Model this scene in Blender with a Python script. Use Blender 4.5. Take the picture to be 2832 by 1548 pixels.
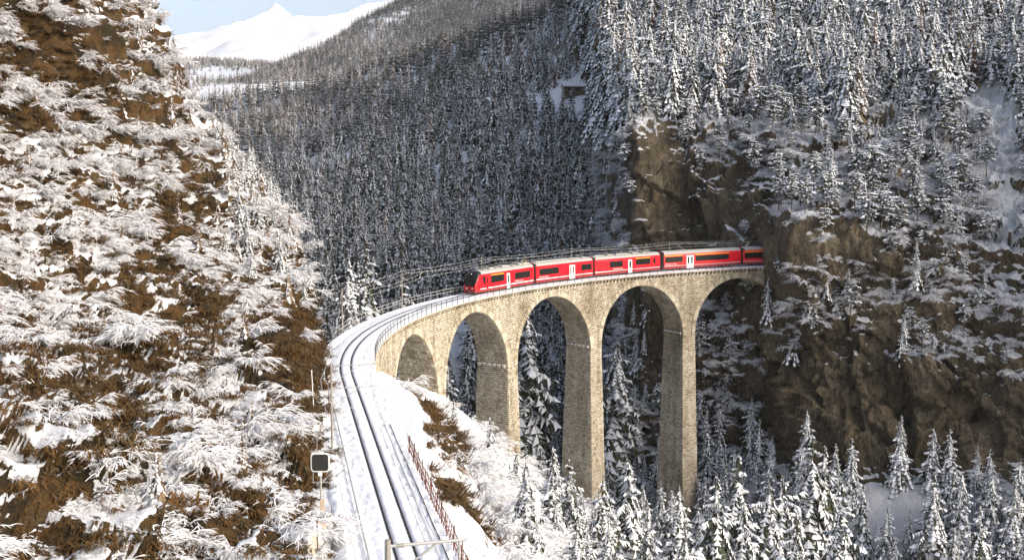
import bpy, math, random
import numpy as np
from mathutils import Matrix, Vector

for o in list(bpy.data.objects): bpy.data.objects.remove(o)
rnd = random.Random(7); rng = np.random.default_rng(7)
SC = bpy.context.scene; COL = SC.collection
PI = math.pi

# ------------------------------------------------------------------ camera, sky, sun, exposure
FPX, PITCH, CAMZ = 2959.0, 0.0851, 17.24          # focal length in photo pixels (2832 wide)
cd = bpy.data.cameras.new('camera'); cam = bpy.data.objects.new('camera', cd); COL.objects.link(cam)
cd.sensor_width = 36; cd.lens = 36*FPX/2832; cd.clip_start = 0.5; cd.clip_end = 20000
cam.location = (0, 0, CAMZ); cam.rotation_euler = (PI/2 - PITCH, 0, 0); SC.camera = cam

SUN_AZ, SUN_EL = math.radians(118.4), math.radians(25)      # clockwise from +Y
w = bpy.data.worlds.new('World'); SC.world = w; w.use_nodes = True
wn = w.node_tree.nodes; bg = wn['Background']
sky = wn.new('ShaderNodeTexSky'); sky.sky_type = 'NISHITA'; sky.sun_disc = False
sky.sun_elevation = SUN_EL; sky.sun_rotation = SUN_AZ; sky.altitude = 1000; sky.air_density = 1.0; sky.dust_density = 10.0
hs = wn.new('ShaderNodeHueSaturation'); hs.inputs['Saturation'].default_value = .75      # hazy winter sky
w.node_tree.links.new(sky.outputs[0], hs.inputs['Color']); w.node_tree.links.new(hs.outputs[0], bg.inputs[0]); bg.inputs[1].default_value = 0.15
ld = bpy.data.lights.new('sun', 'SUN'); ld.energy = .6; ld.angle = math.radians(4); ld.color = (1, .92, .80)
sun = bpy.data.objects.new('sun', ld); COL.objects.link(sun)
sd = Vector((math.sin(SUN_AZ)*math.cos(SUN_EL), math.cos(SUN_AZ)*math.cos(SUN_EL), math.sin(SUN_EL)))
sun.rotation_euler = (-sd).to_track_quat('-Z', 'Y').to_euler()
SC.view_settings.view_transform = 'Standard'; SC.view_settings.look = 'None'
SC.view_settings.exposure = 1.12; SC.view_settings.gamma = 1
SC.render.engine = 'CYCLES'
cy = SC.cycles; cy.max_bounces = 5; cy.diffuse_bounces = 4; cy.glossy_bounces = 2; cy.transmission_bounces = 2
cy.caustics_reflective = False; cy.caustics_refractive = False
cy.use_denoising = True; cy.use_adaptive_sampling = True; cy.adaptive_threshold = .025

# ------------------------------------------------------------------ helpers
def tag(o, label=None, cat=None, group=None, kind=None):
    if label: o['label'] = label
    if cat: o['category'] = cat
    if group: o['group'] = group
    if kind: o['kind'] = kind
    return o

def link(o, parent=None):
    COL.objects.link(o)
    if parent is not None: o.parent = parent
    return o

def empty(name, loc=(0, 0, 0), rz=0, scale=1):
    o = bpy.data.objects.new(name, None); o.empty_display_size = .5
    o.location = loc; o.rotation_euler = (0, 0, rz); o.scale = (scale,)*3
    return link(o)

def mesh(name, V, F, mats=None, smooth=False, mi=None, attrs=None):
    m = bpy.data.meshes.new(name)
    V = np.asarray(V, float); 
    m.from_pydata(V.tolist() if len(V) else [], [], F.tolist() if isinstance(F, np.ndarray) else F)
    if mats is not None:
        for x in (mats if isinstance(mats, (list, tuple)) else [mats]): m.materials.append(x)
    if smooth: m.polygons.foreach_set('use_smooth', [True]*len(m.polygons))
    if mi is not None: m.polygons.foreach_set('material_index', list(mi))
    for k, (dom, a) in (attrs or {}).items():
        at_ = m.attributes.new(k, 'FLOAT', dom); at_.data.foreach_set('value', np.asarray(a, np.float32))
    m.update(); return m

def obj(name, V, F, mat, parent=None, smooth=False, **k):
    return link(bpy.data.objects.new(name, mesh(name, V, F, mat, smooth, **k)), parent)

class MB:
    """collects boxes, tubes and quads into one mesh"""
    def __init__(s): s.v = []; s.f = []
    def quad(s, a, b, c, d): n = len(s.v); s.v += [tuple(a), tuple(b), tuple(c), tuple(d)]; s.f.append((n, n+1, n+2, n+3))
    def box(s, c, d, M=None):
        n = len(s.v)
        for k in range(8):
            p = Vector((c[0]+d[0]/2*(1 if k & 1 else -1), c[1]+d[1]/2*(1 if k & 2 else -1), c[2]+d[2]/2*(1 if k & 4 else -1)))
            s.v.append(tuple(M @ p if M is not None else p))
        s.f += [tuple(n+i for i in q) for q in ((0,2,3,1),(4,5,7,6),(0,1,5,4),(2,6,7,3),(0,4,6,2),(1,3,7,5))]
    def tube(s, pts, r, n=6, cap=True):
        pts = [Vector(p) for p in pts]; b = len(s.v); up = Vector((0, 0, 1))
        rs = r if isinstance(r, (list, tuple)) else [r]*len(pts)
        for i, p in enumerate(pts):
            t = (pts[min(i+1, len(pts)-1)] - pts[max(i-1, 0)]).normalized()
            a = t.cross(up if abs(t.z) < .95 else Vector((1, 0, 0))).normalized(); c = a.cross(t)
            for k in range(n):
                q = 2*PI*k/n; s.v.append(tuple(p + (a*math.cos(q) + c*math.sin(q))*rs[i]))
        for i in range(len(pts)-1):
            for k in range(n):
                k2 = (k+1) % n; s.f.append((b+i*n+k, b+i*n+k2, b+(i+1)*n+k2, b+(i+1)*n+k))
        if cap: s.f.append(tuple(b+k for k in range(n))[::-1]); s.f.append(tuple(b+(len(pts)-1)*n+k for k in range(n)))
    def build(s, name, mat, parent=None, smooth=False): return obj(name, s.v, s.f, mat, parent, smooth)

# vectorised gradient noise
def _h(i, j, k, seed):
    n = (i.astype(np.int64)*374761393 + j.astype(np.int64)*668265263 + k.astype(np.int64)*2147483647 + seed*144665) & 0xffffffff
    n = ((n ^ (n >> 13))*1274126177) & 0xffffffff
    return n ^ (n >> 16)
def noise(P, fr, seed=0):
    p = np.asarray(P, float)*np.asarray(fr, float) + seed*17.37
    i = np.floor(p); d = p - i; i = i.astype(np.int64); u = d*d*d*(d*(d*6-15)+10)
    r = 0
    for a in (0, 1):
        for b in (0, 1):
            for c in (0, 1):
                h = _h(i[..., 0]+a, i[..., 1]+b, i[..., 2]+c, seed)
                g = ((h & 255)/127.5-1)*(d[..., 0]-a) + (((h >> 8) & 255)/127.5-1)*(d[..., 1]-b) + (((h >> 16) & 255)/127.5-1)*(d[..., 2]-c)
                wgt = (u[..., 0] if a else 1-u[..., 0])*(u[..., 1] if b else 1-u[..., 1])*(u[..., 2] if c else 1-u[..., 2])
                r = r + wgt*g
    return r
def fbm(P, fr, octv=4, seed=0, gain=.5, ridged=False):
    r = 0; a = 1; fr = np.asarray(fr, float)
    for o in range(octv):
        n = noise(P, fr*2**o, seed+o)
        r = r + a*((.35-np.abs(n))*1.6 if ridged else n); a *= gain
    return r

def blocks(P, cell, seed):
    """angular fractured blocks: every cell is a tilted plane of its own height"""
    p = np.asarray(P, float)/np.asarray(cell, float); i = np.floor(p).astype(np.int64); best = np.full(p.shape[:-1], 9.); out = np.zeros(p.shape[:-1])
    for a in (-1, 0, 1):
        for b in (-1, 0, 1):
            for c in (-1, 0, 1):
                h = _h(i[..., 0]+a, i[..., 1]+b, i[..., 2]+c, seed); g = _h(i[..., 0]+a, i[..., 1]+b, i[..., 2]+c, seed+77)
                d = p-(i+np.array([a, b, c])+np.stack([(h & 255)/255, ((h >> 8) & 255)/255, ((h >> 16) & 255)/255], -1)); d2 = (d*d).sum(-1)
                v = (g & 255)/255-.5 + .9*(((g >> 8) & 255)/255-.5)*d[..., 0] + .9*(((g >> 16) & 255)/255-.5)*d[..., 2] + .5*(((g >> 22) & 255)/255-.5)*d[..., 1]
                m = d2 < best; best = np.where(m, d2, best); out = np.where(m, v, out)
    return out

def pchip(x, y, xi):
    """monotone cubic through (x, y[...,k]) along the last axis"""
    x = np.asarray(x, float); y = np.asarray(y, float); h = np.diff(x); dl = np.diff(y, axis=-1)/h
    m = np.zeros_like(y)
    a, b = dl[..., :-1], dl[..., 1:]
    m[..., 1:-1] = np.where(a*b > 0, 2*a*b/np.where(np.abs(a+b) < 1e-12, 1, a+b), 0)
    m[..., 0] = dl[..., 0]; m[..., -1] = dl[..., -1]
    k = np.clip(np.searchsorted(x, xi)-1, 0, len(x)-2); t = (xi-x[k])/h[k]
    t2, t3 = t*t, t*t*t
    return (2*t3-3*t2+1)*y[..., k] + (t3-2*t2+t)*h[k]*m[..., k] + (-2*t3+3*t2)*y[..., k+1] + (t3-t2)*h[k]*m[..., k+1]

_c, _s = math.cos(PITCH), math.sin(PITCH)
def at(px, py, Y):
    """world point at depth Y (metres north of the viewpoint) in the direction of a photo position"""
    px, py, Y = np.broadcast_arrays(np.asarray(px, float), np.asarray(py, float), np.asarray(Y, float))
    a = (px-1416)/FPX; b = (774-py)/FPX
    vy = _c + b*_s; k = Y/vy
    return np.stack([a*k, Y, CAMZ + (b*_c-_s)*k], -1)
def pix(P):
    P = np.asarray(P, float); Z = P[..., 2]-CAMZ
    d = P[..., 1]*_c - Z*_s; u = P[..., 1]*_s + Z*_c
    d = np.where(d < .1, .1, d)
    return 1416+P[..., 0]/d*FPX, 774-u/d*FPX, d

def ss(a, b, x): t = np.clip((x-a)/(b-a), 0, 1); return t*t*(3-2*t)

# ------------------------------------------------------------------ materials
def newmat(name, col=(.5,.5,.5), rough=.8, metal=0, spec=.3):
    m = bpy.data.materials.new(name); m.use_nodes = True; nt = m.node_tree; b = nt.nodes['Principled BSDF']
    b.inputs['Base Color'].default_value = (*col, 1); b.inputs['Roughness'].default_value = rough
    b.inputs['Metallic'].default_value = metal; b.inputs['Specular IOR Level'].default_value = spec
    return m, nt, b
def N(nt, t, **k):
    n = nt.nodes.new(t)
    for a, v in k.items():
        if a in n.bl_rna.properties and a not in n.inputs: setattr(n, a, v)
        else: n.inputs[a].default_value = v
    return n
def L(nt, a, b): nt.links.new(a, b)
def tex_noise(nt, co, scale, detail=4, rough=.6, stretch=None):
    if stretch:
        mp = N(nt, 'ShaderNodeMapping'); mp.inputs['Scale'].default_value = stretch; L(nt, co, mp.inputs[0]); co = mp.outputs[0]
    n = N(nt, 'ShaderNodeTexNoise', Scale=scale, Detail=detail, Roughness=rough); L(nt, co, n.inputs['Vector']); return n.outputs[0]
def math_(nt, op, a, b=None, c=None):
    n = N(nt, 'ShaderNodeMath', operation=op)
    for i, x in enumerate((a, b, c)):
        if x is None: continue
        if isinstance(x, (int, float)): n.inputs[i].default_value = x
        else: L(nt, x, n.inputs[i])
    return n.outputs[0]
def ramp(nt, fac, stops):
    r = N(nt, 'ShaderNodeValToRGB'); e = r.color_ramp.elements
    while len(e) < len(stops): e.new(.5)
    for el, (p, c) in zip(e, stops): el.position = p; el.color = (*c, 1) if len(c) == 3 else c
    L(nt, fac, r.inputs[0]); return r.outputs[0]
def mix(nt, fac, a, b):
    m = N(nt, 'ShaderNodeMix', data_type='RGBA')
    if isinstance(fac, (int, float)): m.inputs[0].default_value = fac
    else: L(nt, fac, m.inputs[0])
    for i, x in ((6, a), (7, b)):
        if isinstance(x, tuple): m.inputs[i].default_value = (*x, 1)
        else: L(nt, x, m.inputs[i])
    return m.outputs[2]
def bump(nt, b, h, strength=.5, dist=.1):
    n = N(nt, 'ShaderNodeBump'); n.inputs['Strength'].default_value = strength; n.inputs['Distance'].default_value = dist
    L(nt, h, n.inputs['Height']); L(nt, n.outputs[0], b.inputs['Normal'])

SNOW = (.82, .83, .86)
def ground_mat(name, stops, nsc=.25, stretch=None, nzk=1.6, nz0=.55, na=1.1, nb=.9, soft=.06, fine=1.8, bd=.25):
    """rock or earth with snow lying where the surface is flat enough (attribute bias shifts the cover)"""
    m, nt, b = newmat(name, rough=.9, spec=.15)
    co = N(nt, 'ShaderNodeTexCoord').outputs['Object']
    g = N(nt, 'ShaderNodeNewGeometry'); sx = N(nt, 'ShaderNodeSeparateXYZ'); L(nt, g.outputs['Normal'], sx.inputs[0])
    n1 = tex_noise(nt, co, nsc, 6, .65); n2 = tex_noise(nt, co, fine, 5, .7)
    rk = tex_noise(nt, co, nsc*1.6, 9, .7, stretch)
    grain = tex_noise(nt, co, fine*2.2, 6, .75, stretch)
    r2 = ramp(nt, rk, stops); gm = N(nt, 'ShaderNodeMix', data_type='RGBA', blend_type='MULTIPLY'); gm.inputs[0].default_value = 1
    L(nt, r2, gm.inputs[6]); L(nt, ramp(nt, grain, [(.25, (.55, .55, .55)), (.75, (1.35, 1.32, 1.28))]), gm.inputs[7]); rock = gm.outputs[2]
    g2 = tex_noise(nt, co, fine*9, 6, .8, stretch); gm2 = N(nt, 'ShaderNodeMix', data_type='RGBA', blend_type='MULTIPLY'); gm2.inputs[0].default_value = 1
    L(nt, rock, gm2.inputs[6]); L(nt, ramp(nt, g2, [(.36, (.35, .35, .36)), (.50, (.95, .95, .94)), (.66, (1.9, 1.85, 1.75))]), gm2.inputs[7]); rock = gm2.outputs[2]
    at_ = N(nt, 'ShaderNodeAttribute', attribute_name='bias')
    f = math_(nt, 'MULTIPLY', math_(nt, 'SUBTRACT', sx.outputs[2], nz0), nzk)
    f = math_(nt, 'ADD', f, at_.outputs['Fac'])
    f = math_(nt, 'ADD', f, math_(nt, 'MULTIPLY', math_(nt, 'SUBTRACT', n1, .5), na))
    f = math_(nt, 'ADD', f, math_(nt, 'MULTIPLY', math_(nt, 'SUBTRACT', n2, .5), nb))
    mr = N(nt, 'ShaderNodeMapRange', interpolation_type='SMOOTHSTEP'); mr.inputs[1].default_value = -soft; mr.inputs[2].default_value = soft
    L(nt, f, mr.inputs[0])
    L(nt, mix(nt, mr.outputs[0], rock, SNOW), b.inputs['Base Color'])
    hb = math_(nt, 'ADD', math_(nt, 'ADD', grain, math_(nt, 'MULTIPLY', g2, .5)), math_(nt, 'MULTIPLY', mr.outputs[0], .5))
    bump(nt, b, hb, .9, bd)
    return m

M = {}
M['hill'] = ground_mat('hillside_earth', [(.30, (.020, .016, .009)), (.45, (.042, .031, .016)), (.55, (.105, .060, .022)), (.64, (.070, .056, .034)), (.74, (.22, .16, .07))], .22, None, 1.5, .52, 1.0, 1.6, .07, 1.1, .35)
M['cliff'] = ground_mat('cliff_rock', [(.28, (.060, .050, .035)), (.45, (.115, .094, .064)), (.58, (.18, .150, .105)), (.75, (.27, .23, .16))], .10, (1, 1, .28), 1.9, .62, .8, 1.6, .05, .38, 1.6)
M['slope'] = ground_mat('forest_floor', [(.3, (.05, .04, .025)), (.6, (.12, .09, .05)), (.8, (.2, .17, .12))], .08, None, 1.2, .35, .6, .6, .1, .6, .5)
M['bank'] = ground_mat('embankment_earth', [(.3, (.05, .03, .012)), (.5, (.13, .075, .03)), (.7, (.2, .12, .05))], .35, None, 1.6, .60, 1.0, 1.6, .05, 2.2, .15)
M['far'] = ground_mat('far_snowfield', [(.3, (.1, .09, .08)), (.7, (.25, .23, .2))], .004, None, 1.4, .28, .3, .5, .08, .03, 5)

def snow_mat(name, bumpd=.05, sc=3.):
    m, nt, b = newmat(name, SNOW, .6, spec=.25)
    co = N(nt, 'ShaderNodeTexCoord').outputs['Object']
    n = tex_noise(nt, co, sc, 8, .65)
    bump(nt, b, n, .6, bumpd)
    return m
M['snow'] = snow_mat('track_snow', .25, 1.8)

def rand_col(name, stops, rough=.85, attr=None, grain=0, gs=6, weather=False):
    m, nt, b = newmat(name, rough=rough, spec=.2)
    if attr: r = N(nt, 'ShaderNodeAttribute', attribute_name=attr).outputs['Fac']
    else: r = N(nt, 'ShaderNodeObjectInfo').outputs['Random']
    c = ramp(nt, r, stops)
    if grain:
        g = tex_noise(nt, N(nt, 'ShaderNodeTexCoord').outputs['Object'] if attr else N(nt, 'ShaderNodeNewGeometry').outputs['Position'], gs, 5, .7)
        gm = N(nt, 'ShaderNodeMix', data_type='RGBA', blend_type='MULTIPLY'); gm.inputs[0].default_value = 1
        L(nt, c, gm.inputs[6]); L(nt, ramp(nt, g, [(.25, (1-grain,)*3), (.75, (1+grain*.6,)*3)]), gm.inputs[7]); c = gm.outputs[2]
        if weather:
            ps = N(nt, 'ShaderNodeNewGeometry').outputs['Position']; st = tex_noise(nt, ps, .55, 5, .6, (1, 1, .13)); bl_ = tex_noise(nt, ps, .09, 4, .6)
            for fac_, stp in ((st, [(.32, (.62, .60, .56)), (.5, (1, 1, 1)), (.7, (1.1, 1.1, 1.1))]), (bl_, [(.35, (.70, .67, .60)), (.55, (1.05, 1.05, 1.05))])):
                g3 = N(nt, 'ShaderNodeMix', data_type='RGBA', blend_type='MULTIPLY'); g3.inputs[0].default_value = 1; L(nt, c, g3.inputs[6]); L(nt, ramp(nt, fac_, stp), g3.inputs[7]); c = g3.outputs[2]
        bump(nt, b, g, .4, .04)
    L(nt, c, b.inputs['Base Color']); return m
STONE = [(0, (.30, .26, .195)), (.3, (.43, .385, .30)), (.65, (.52, .47, .375)), (.9, (.58, .53, .43)), (1, (.38, .31, .22))]
M['stone_a'] = rand_col('limestone_course', STONE, .9, 'tone', .35, 2.5, True)
M['stone_o'] = rand_col('limestone_block', STONE, .9, None, .35, 2.5, True)
m, nt, b = newmat('mortar', rough=.95, spec=.1)
co = N(nt, 'ShaderNodeTexCoord').outputs['Object']
L(nt, ramp(nt, tex_noise(nt, co, 1.2, 7, .7), [(.3, (.075, .06, .04)), (.7, (.17, .14, .095))]), b.inputs['Base Color']); M['mortar'] = m
# bark, needles, snow on trees
M['bark'] = rand_col('conifer_bark', [(0, (.075, .05, .032)), (1, (.13, .09, .06))], .95)
M['needle'] = rand_col('spruce_needles', [(0, (.030, .038, .022)), (.5, (.042, .050, .028)), (1, (.062, .062, .032))], .8)
M['needle_b'] = rand_col('larch_twigs', [(0, (.15, .10, .06)), (1, (.24, .17, .10))], .9)
M['tsnow'], nt, b = newmat('branch_snow', SNOW, .7, spec=.2)
M['twig'] = rand_col('shrub_twigs', [(0, (.07, .045, .022)), (1, (.15, .09, .04))], .9)
M['grass'] = rand_col('dry_grass', [(0, (.05, .032, .013)), (.5, (.13, .07, .023)), (1, (.085, .06, .028))], .9)
M['rail'] = newmat('rail_steel', (.045, .035, .03), .7, .0)[0]
M['sleeper'] = newmat('sleeper_wood', (.045, .035, .028), .9)[0]
M['steel'] = newmat('galvanised_steel', (.42, .42, .40), .5, .4)[0]
M['mast'] = newmat('mast_steel', (.30, .28, .24), .6, .3)[0]
M['frost'] = newmat('frosted_wire', (.55, .55, .55), .6)[0]
M['darksteel'] = newmat('dark_railing_steel', (.10, .095, .09), .6, .3)[0]
M['rust'] = rand_col('rusty_steel', [(0, (.09, .03, .015)), (1, (.16, .05, .022))], .8)
M['concrete'] = rand_col('weathered_concrete', [(0, (.45, .42, .35)), (1, (.5, .46, .38))], .9, None, .3, 3)
M['white'] = newmat('white_paint', (.82, .82, .80), .5)[0]
M['cream'] = newmat('beige_cabinet', (.52, .42, .32), .6)[0]
M['black'] = newmat('black_panel', (.030, .030, .026), .7)[0]
# train
def paint(name, col, rough=.3, g=.12):
    m, nt, b = newmat(name, col, rough, spec=.5)
    co = N(nt, 'ShaderNodeTexCoord').outputs['Object']; n = tex_noise(nt, co, 1.6, 6, .7)
    L(nt, mix(nt, ramp(nt, n, [(.4, (0,)*3), (.8, (g,)*3)]), col, (.35, .30, .27)), b.inputs['Base Color']); return m
M['red'] = paint('red_coach_paint', (.70, .004, .018)); M['darkred'] = paint('dark_red_skirt', (.36, .004, .014), .45, .25)
M['roofgrey'] = paint('pale_grey_roof', (.38, .375, .355), .6, .3)
M['tglass'] = newmat('tinted_coach_glass', (.018, .020, .018), .22, spec=.35)[0]
M['tframe'] = newmat('black_window_band', (.02, .02, .02), .4)[0]
M['yellow'] = newmat('yellow_stripe', (.85, .55, .02), .5)[0]
M['bellow'] = newmat('rubber_gangway', (.022, .018, .015), .9)[0]
M['equip'] = paint('roof_equipment_grey', (.33, .31, .28), .7, .3)
M['copper'] = newmat('insulator_brown', (.35, .2, .03), .5)[0]
M['under'] = newmat('underframe_black', (.03, .026, .024), .8)[0]
M['lamp'] = newmat('headlamp_glass', (.75, .75, .7), .15)[0]
M['wood'] = rand_col('barn_timber', [(0, (.10, .075, .05)), (1, (.13, .1, .07))], .9)
M['tunnel'] = newmat('tunnel_rock', (.05, .042, .03), .95)[0]
m, nt, b = newmat('river_water', (.05, .08, .09), .15, spec=.5); M['water'] = m

# ------------------------------------------------------------------ the railway line (curve)
CX, CYY, PHI, RR, GR, S0 = 77.78, 122.22, 2.9384, 95.81, .0201, -40.0
a0 = PHI - S0/RR
P0 = np.array([CX+RR*math.cos(a0), CYY+RR*math.sin(a0)]); D0 = np.array([math.sin(a0), -math.cos(a0)]); R0 = np.array([D0[1], -D0[0]])
def W(s, off=0., z=0.):
    """railway coordinates: distance along the line, offset to the right, height above rail grade"""
    s, off, z = np.broadcast_arrays(np.asarray(s, float), np.asarray(off, float), np.asarray(z, float))
    a = PHI - s/RR; r = RR-off
    X = np.where(s >= S0, CX+r*np.cos(a), P0[0]+D0[0]*(s-S0)+R0[0]*off)
    Y = np.where(s >= S0, CYY+r*np.sin(a), P0[1]+D0[1]*(s-S0)+R0[1]*off)
    return np.stack([X, Y, z+GR*s], -1)
def so(x, y):
    a = np.arctan2(y-CYY, x-CX); a = np.where(a < 0, a+2*PI, a)
    s1 = (PHI-a)*RR; o1 = RR-np.hypot(x-CX, y-CYY)
    t = (x-P0[0])*D0[0]+(y-P0[1])*D0[1]; o2 = (x-P0[0])*R0[0]+(y-P0[1])*R0[1]
    near = t < 0
    return np.where(near, S0+t, s1), np.where(near, o2, o1)
def frame(s):
    """tangent, right, up at s"""
    p = W(s); q = W(s+.5); t = Vector((q-p).tolist()).normalized(); r = Vector((t.y, -t.x, 0)).normalized(); return t, r, Vector((0, 0, 1))

# ------------------------------------------------------------------ terrain
def grid_faces(nv, nu):
    i = np.arange(nv-1)[:, None]*nu + np.arange(nu-1)[None]
    return np.stack([i, i+1, i+nu+1, i+nu], -1).reshape(-1, 4)
def normals(P):
    du = np.gradient(P, axis=1); dv = np.gradient(P, axis=0); n = np.cross(du, dv)
    return n/np.maximum(np.linalg.norm(n, axis=-1, keepdims=True), 1e-9)
class Patch: pass
def make_patch(name, P, mat, label, kind='structure', bias=None, flip=False, keep=None):
    nv, nu = P.shape[:2]; F = grid_faces(nv, nu)
    if flip: F = F[:, ::-1]
    if keep is not None: F = F[keep.reshape(-1)]
    bias = np.zeros(P.shape[:2]) if bias is None else bias
    o = obj(name, P.reshape(-1, 3), F, mat, None, True, attrs={'bias': ('POINT', bias.reshape(-1))})
    o['kind'] = kind; o['label'] = label
    p = Patch(); p.P = P; p.bias = bias; p.obj = o; n = normals(P); p.n = np.where(n[..., 2:] < 0, -n, n)
    p.area = np.linalg.norm(np.cross(P[1:, :-1]-P[:-1, :-1], P[:-1, 1:]-P[:-1, :-1]), axis=-1)
    return p
def table_patch(pys, pxs, T, npy, npx):
    T = np.log(np.asarray(T, float)); py = np.linspace(pys[0], pys[-1], npy); px = np.linspace(pxs[0], pxs[-1], npx)
    A = pchip(pxs, T, px)                     # rows py, cols px
    A = pchip(pys, A.T, py).T
    PX, PY = np.meshgrid(px, py)
    return PX, PY, np.exp(A)
def blob(PX, PY, lst):
    r = np.zeros(PX.shape)
    for x, y, rx, ry, a in lst: r += a*np.exp(-((PX-x)/rx)**2-((PY-y)/ry)**2)
    return r

# --- left hillside (steep, scrubby)
pys = [-300, 0, 250, 400, 520, 650, 780, 900, 950, 1000, 1100, 1300, 1548, 1800]
sil = [250, 365, 495, 590, 690, 765, 825, 868, 885, 898, 905, 912, 915, 915]
yr  = [168, 170, 170, 170, 167, 160, 150, 136, 124, 110, 92, 70.5, 53, 44]
yl  = [118, 100, 88, 80, 74, 68, 62.5, 58, 56, 54, 50, 44, 38, 33]
nv, nu, nb = 350, 240, 60
py = np.linspace(-300, 1800, nv); S_ = pchip(pys, sil, py); YR = pchip(pys, yr, py); YL = pchip(pys, yl, py)
u = np.linspace(0, 1, nu)
PX = -500+(S_[:, None]+500)*u[None]; PY = np.repeat(py[:, None], nu, 1)
YY = YL[:, None]+(YR-YL)[:, None]*(u[None]**1.35)
Pm = at(PX, PY, YY)
t = np.linspace(0, 1, nb+1)[1:]
back = Pm[:, -1:, :] + np.stack([-75*t**1.6, 90*t, -6*t*t], -1)[None]*np.clip((1050-py)/300, .04, 1)[:, None, None]
PA = np.concatenate([Pm, back], 1); PXA = np.concatenate([PX, np.repeat(PX[:, -1:], nb, 1)], 1); PYA = np.repeat(py[:, None], nu+nb, 1)
nA = -normals(PA); 
dispA = 2.6*fbm(PA, 1/16, 3, 3) + 1.5*fbm(PA, (1/6, 1/6, 1/9), 3, 9, ridged=True) + .55*fbm(PA, 1/2.2, 3, 14)
edge = np.clip((PXA[:, :]-(-500))/200, 0, 1)*ss(0, 130, np.abs(PXA-S_[:, None])+ (PYA < 850)*200)
dispA *= .15+.85*edge
dispA += edge*(1.7*blocks(PA, (5, 5, 7), 44)+.8*blocks(PA, (1.9, 1.9, 2.6), 46))
PA = PA + nA*dispA[..., None]
rocks = [(430,330,130,60,-.55),(570,470,90,110,-.6),(480,640,80,60,-.5),(520,920,90,130,-.5),(150,1010,150,70,-.45),(260,1180,170,110,-.5),
 (640,1480,120,90,-.6),(868,900,35,150,-1.4),(800,1050,60,190,-.75),(845,1250,45,170,-.6),(700,960,70,120,-.5),(250,150,170,90,-.35),(60,340,90,50,-.4),(330,820,60,90,-.4),(760,700,60,60,-.4),(100,1480,160,70,-.35),(440,1330,90,70,-.3),(740,1000,70,120,-.4),(380,1000,80,60,-.35),
 (130,560,120,60,.3),(120,760,120,90,.35),(420,1420,80,40,.3),(620,620,60,90,.3),(600,300,120,60,.3),(470,120,90,90,.5),(560,330,80,110,.5),(640,470,70,100,.4),(330,40,120,60,.3)]
biasA = blob(PXA, PYA, rocks) - .20 + .14*fbm(PA, 1/9, 2, 40)
hill = make_patch('left_hillside', PA, M['hill'], 'steep brown hillside with snow left of the railway', bias=biasA, flip=True)
hill.px, hill.py = PXA, PYA

# --- right cliff massif
pxs = [1700, 1735, 1900, 2150, 2250, 2400, 2650, 2900, 3400]
pys = [-250, 0, 180, 290, 420, 560, 700, 900, 1100, 1300, 1548, 1800]
T = [[500,500,470,440,430,415,395,380,360],
     [410,410,385,355,347,335,320,306,285],
     [345,345,322,300,294,285,273,262,245],
     [262,258,265,266,262,256,246,238,225],
     [250,244,246,238,230,228,224,218,210],
     [245,240,240,222,213,213,210,205,198],
     [242,236,232,209,200,201,200,196,190],
     [240,232,228,212,202,200,196,192,186],
     [238,230,224,211,200,196,193,188,182],
     [234,226,217,203,193,188,184,179,172],
     [222,212,200,186,181,177,172,166,158],
     [205,195,180,168,166,163,158,150,140]]
nv, nu = 500, 400
PX, PY, YY = table_patch(pys, pxs, T, nv, nu)
# left edge of the massif: 1735 between the trees and the gorge
nb = 40; t = np.linspace(1, 0, nb+1)[:-1]
lead = np.interp(PY[:, 0], [-250, -120, -40, 20, 90, 150, 210, 260, 290, 700, 1100, 1548, 1800], [1590, 1640, 1625, 1668, 1660, 1705, 1698, 1728, 1737, 1742, 1748, 1730, 1700])
Pm = at(PX + (lead-1700)[:, None]*np.clip((2000-PX)/300, 0, 1), PY, YY)
back = Pm[:, :1, :] + np.stack([2*t, 130*t**1.15, -5*t], -1)[None]
PD = np.concatenate([back, Pm], 1); PXD = np.concatenate([np.repeat(PX[:, :1], nb, 1), PX], 1); PYD = np.repeat(PY[:, :1], nu+nb, 1)
nD = -normals(PD)
cl = ss(230, 330, PYD)*(1-ss(1180, 1400, PYD))        # cliffy band
Q = PD.copy()
rot = np.stack([Q[..., 0]*.8+Q[..., 2]*.6, Q[..., 1], Q[..., 2]*.8-Q[..., 0]*.6], -1)          # strata dip to the right
rw = ss(200, 330, PYD)*(1-ss(1220, 1400, PYD))
dispD = 3.6*fbm(Q, (1/34, 1/34, 1/46), 3, 21) + rw*(4.6*blocks(rot, (10, 12, 17), 25) + 2.6*blocks(rot, (4.2, 5, 6.5), 29) + 2.2*fbm(Q, (1/18, 1/18, 1/7), 4, 31) + 1.1*blocks(Q, (1.7, 1.8, 2.2), 33) + 1.4*fbm(rot, (1/5, 1/9, 1/20), 4, 35, ridged=True)) + .5*fbm(Q, 1/3., 3, 37)
pl = np.exp(-((PXD-2150)/120)**2-((PYD-700)/110)**2)
dispD *= (1-.65*pl)*ss(0, 120, PXD-1700+60)
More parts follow.
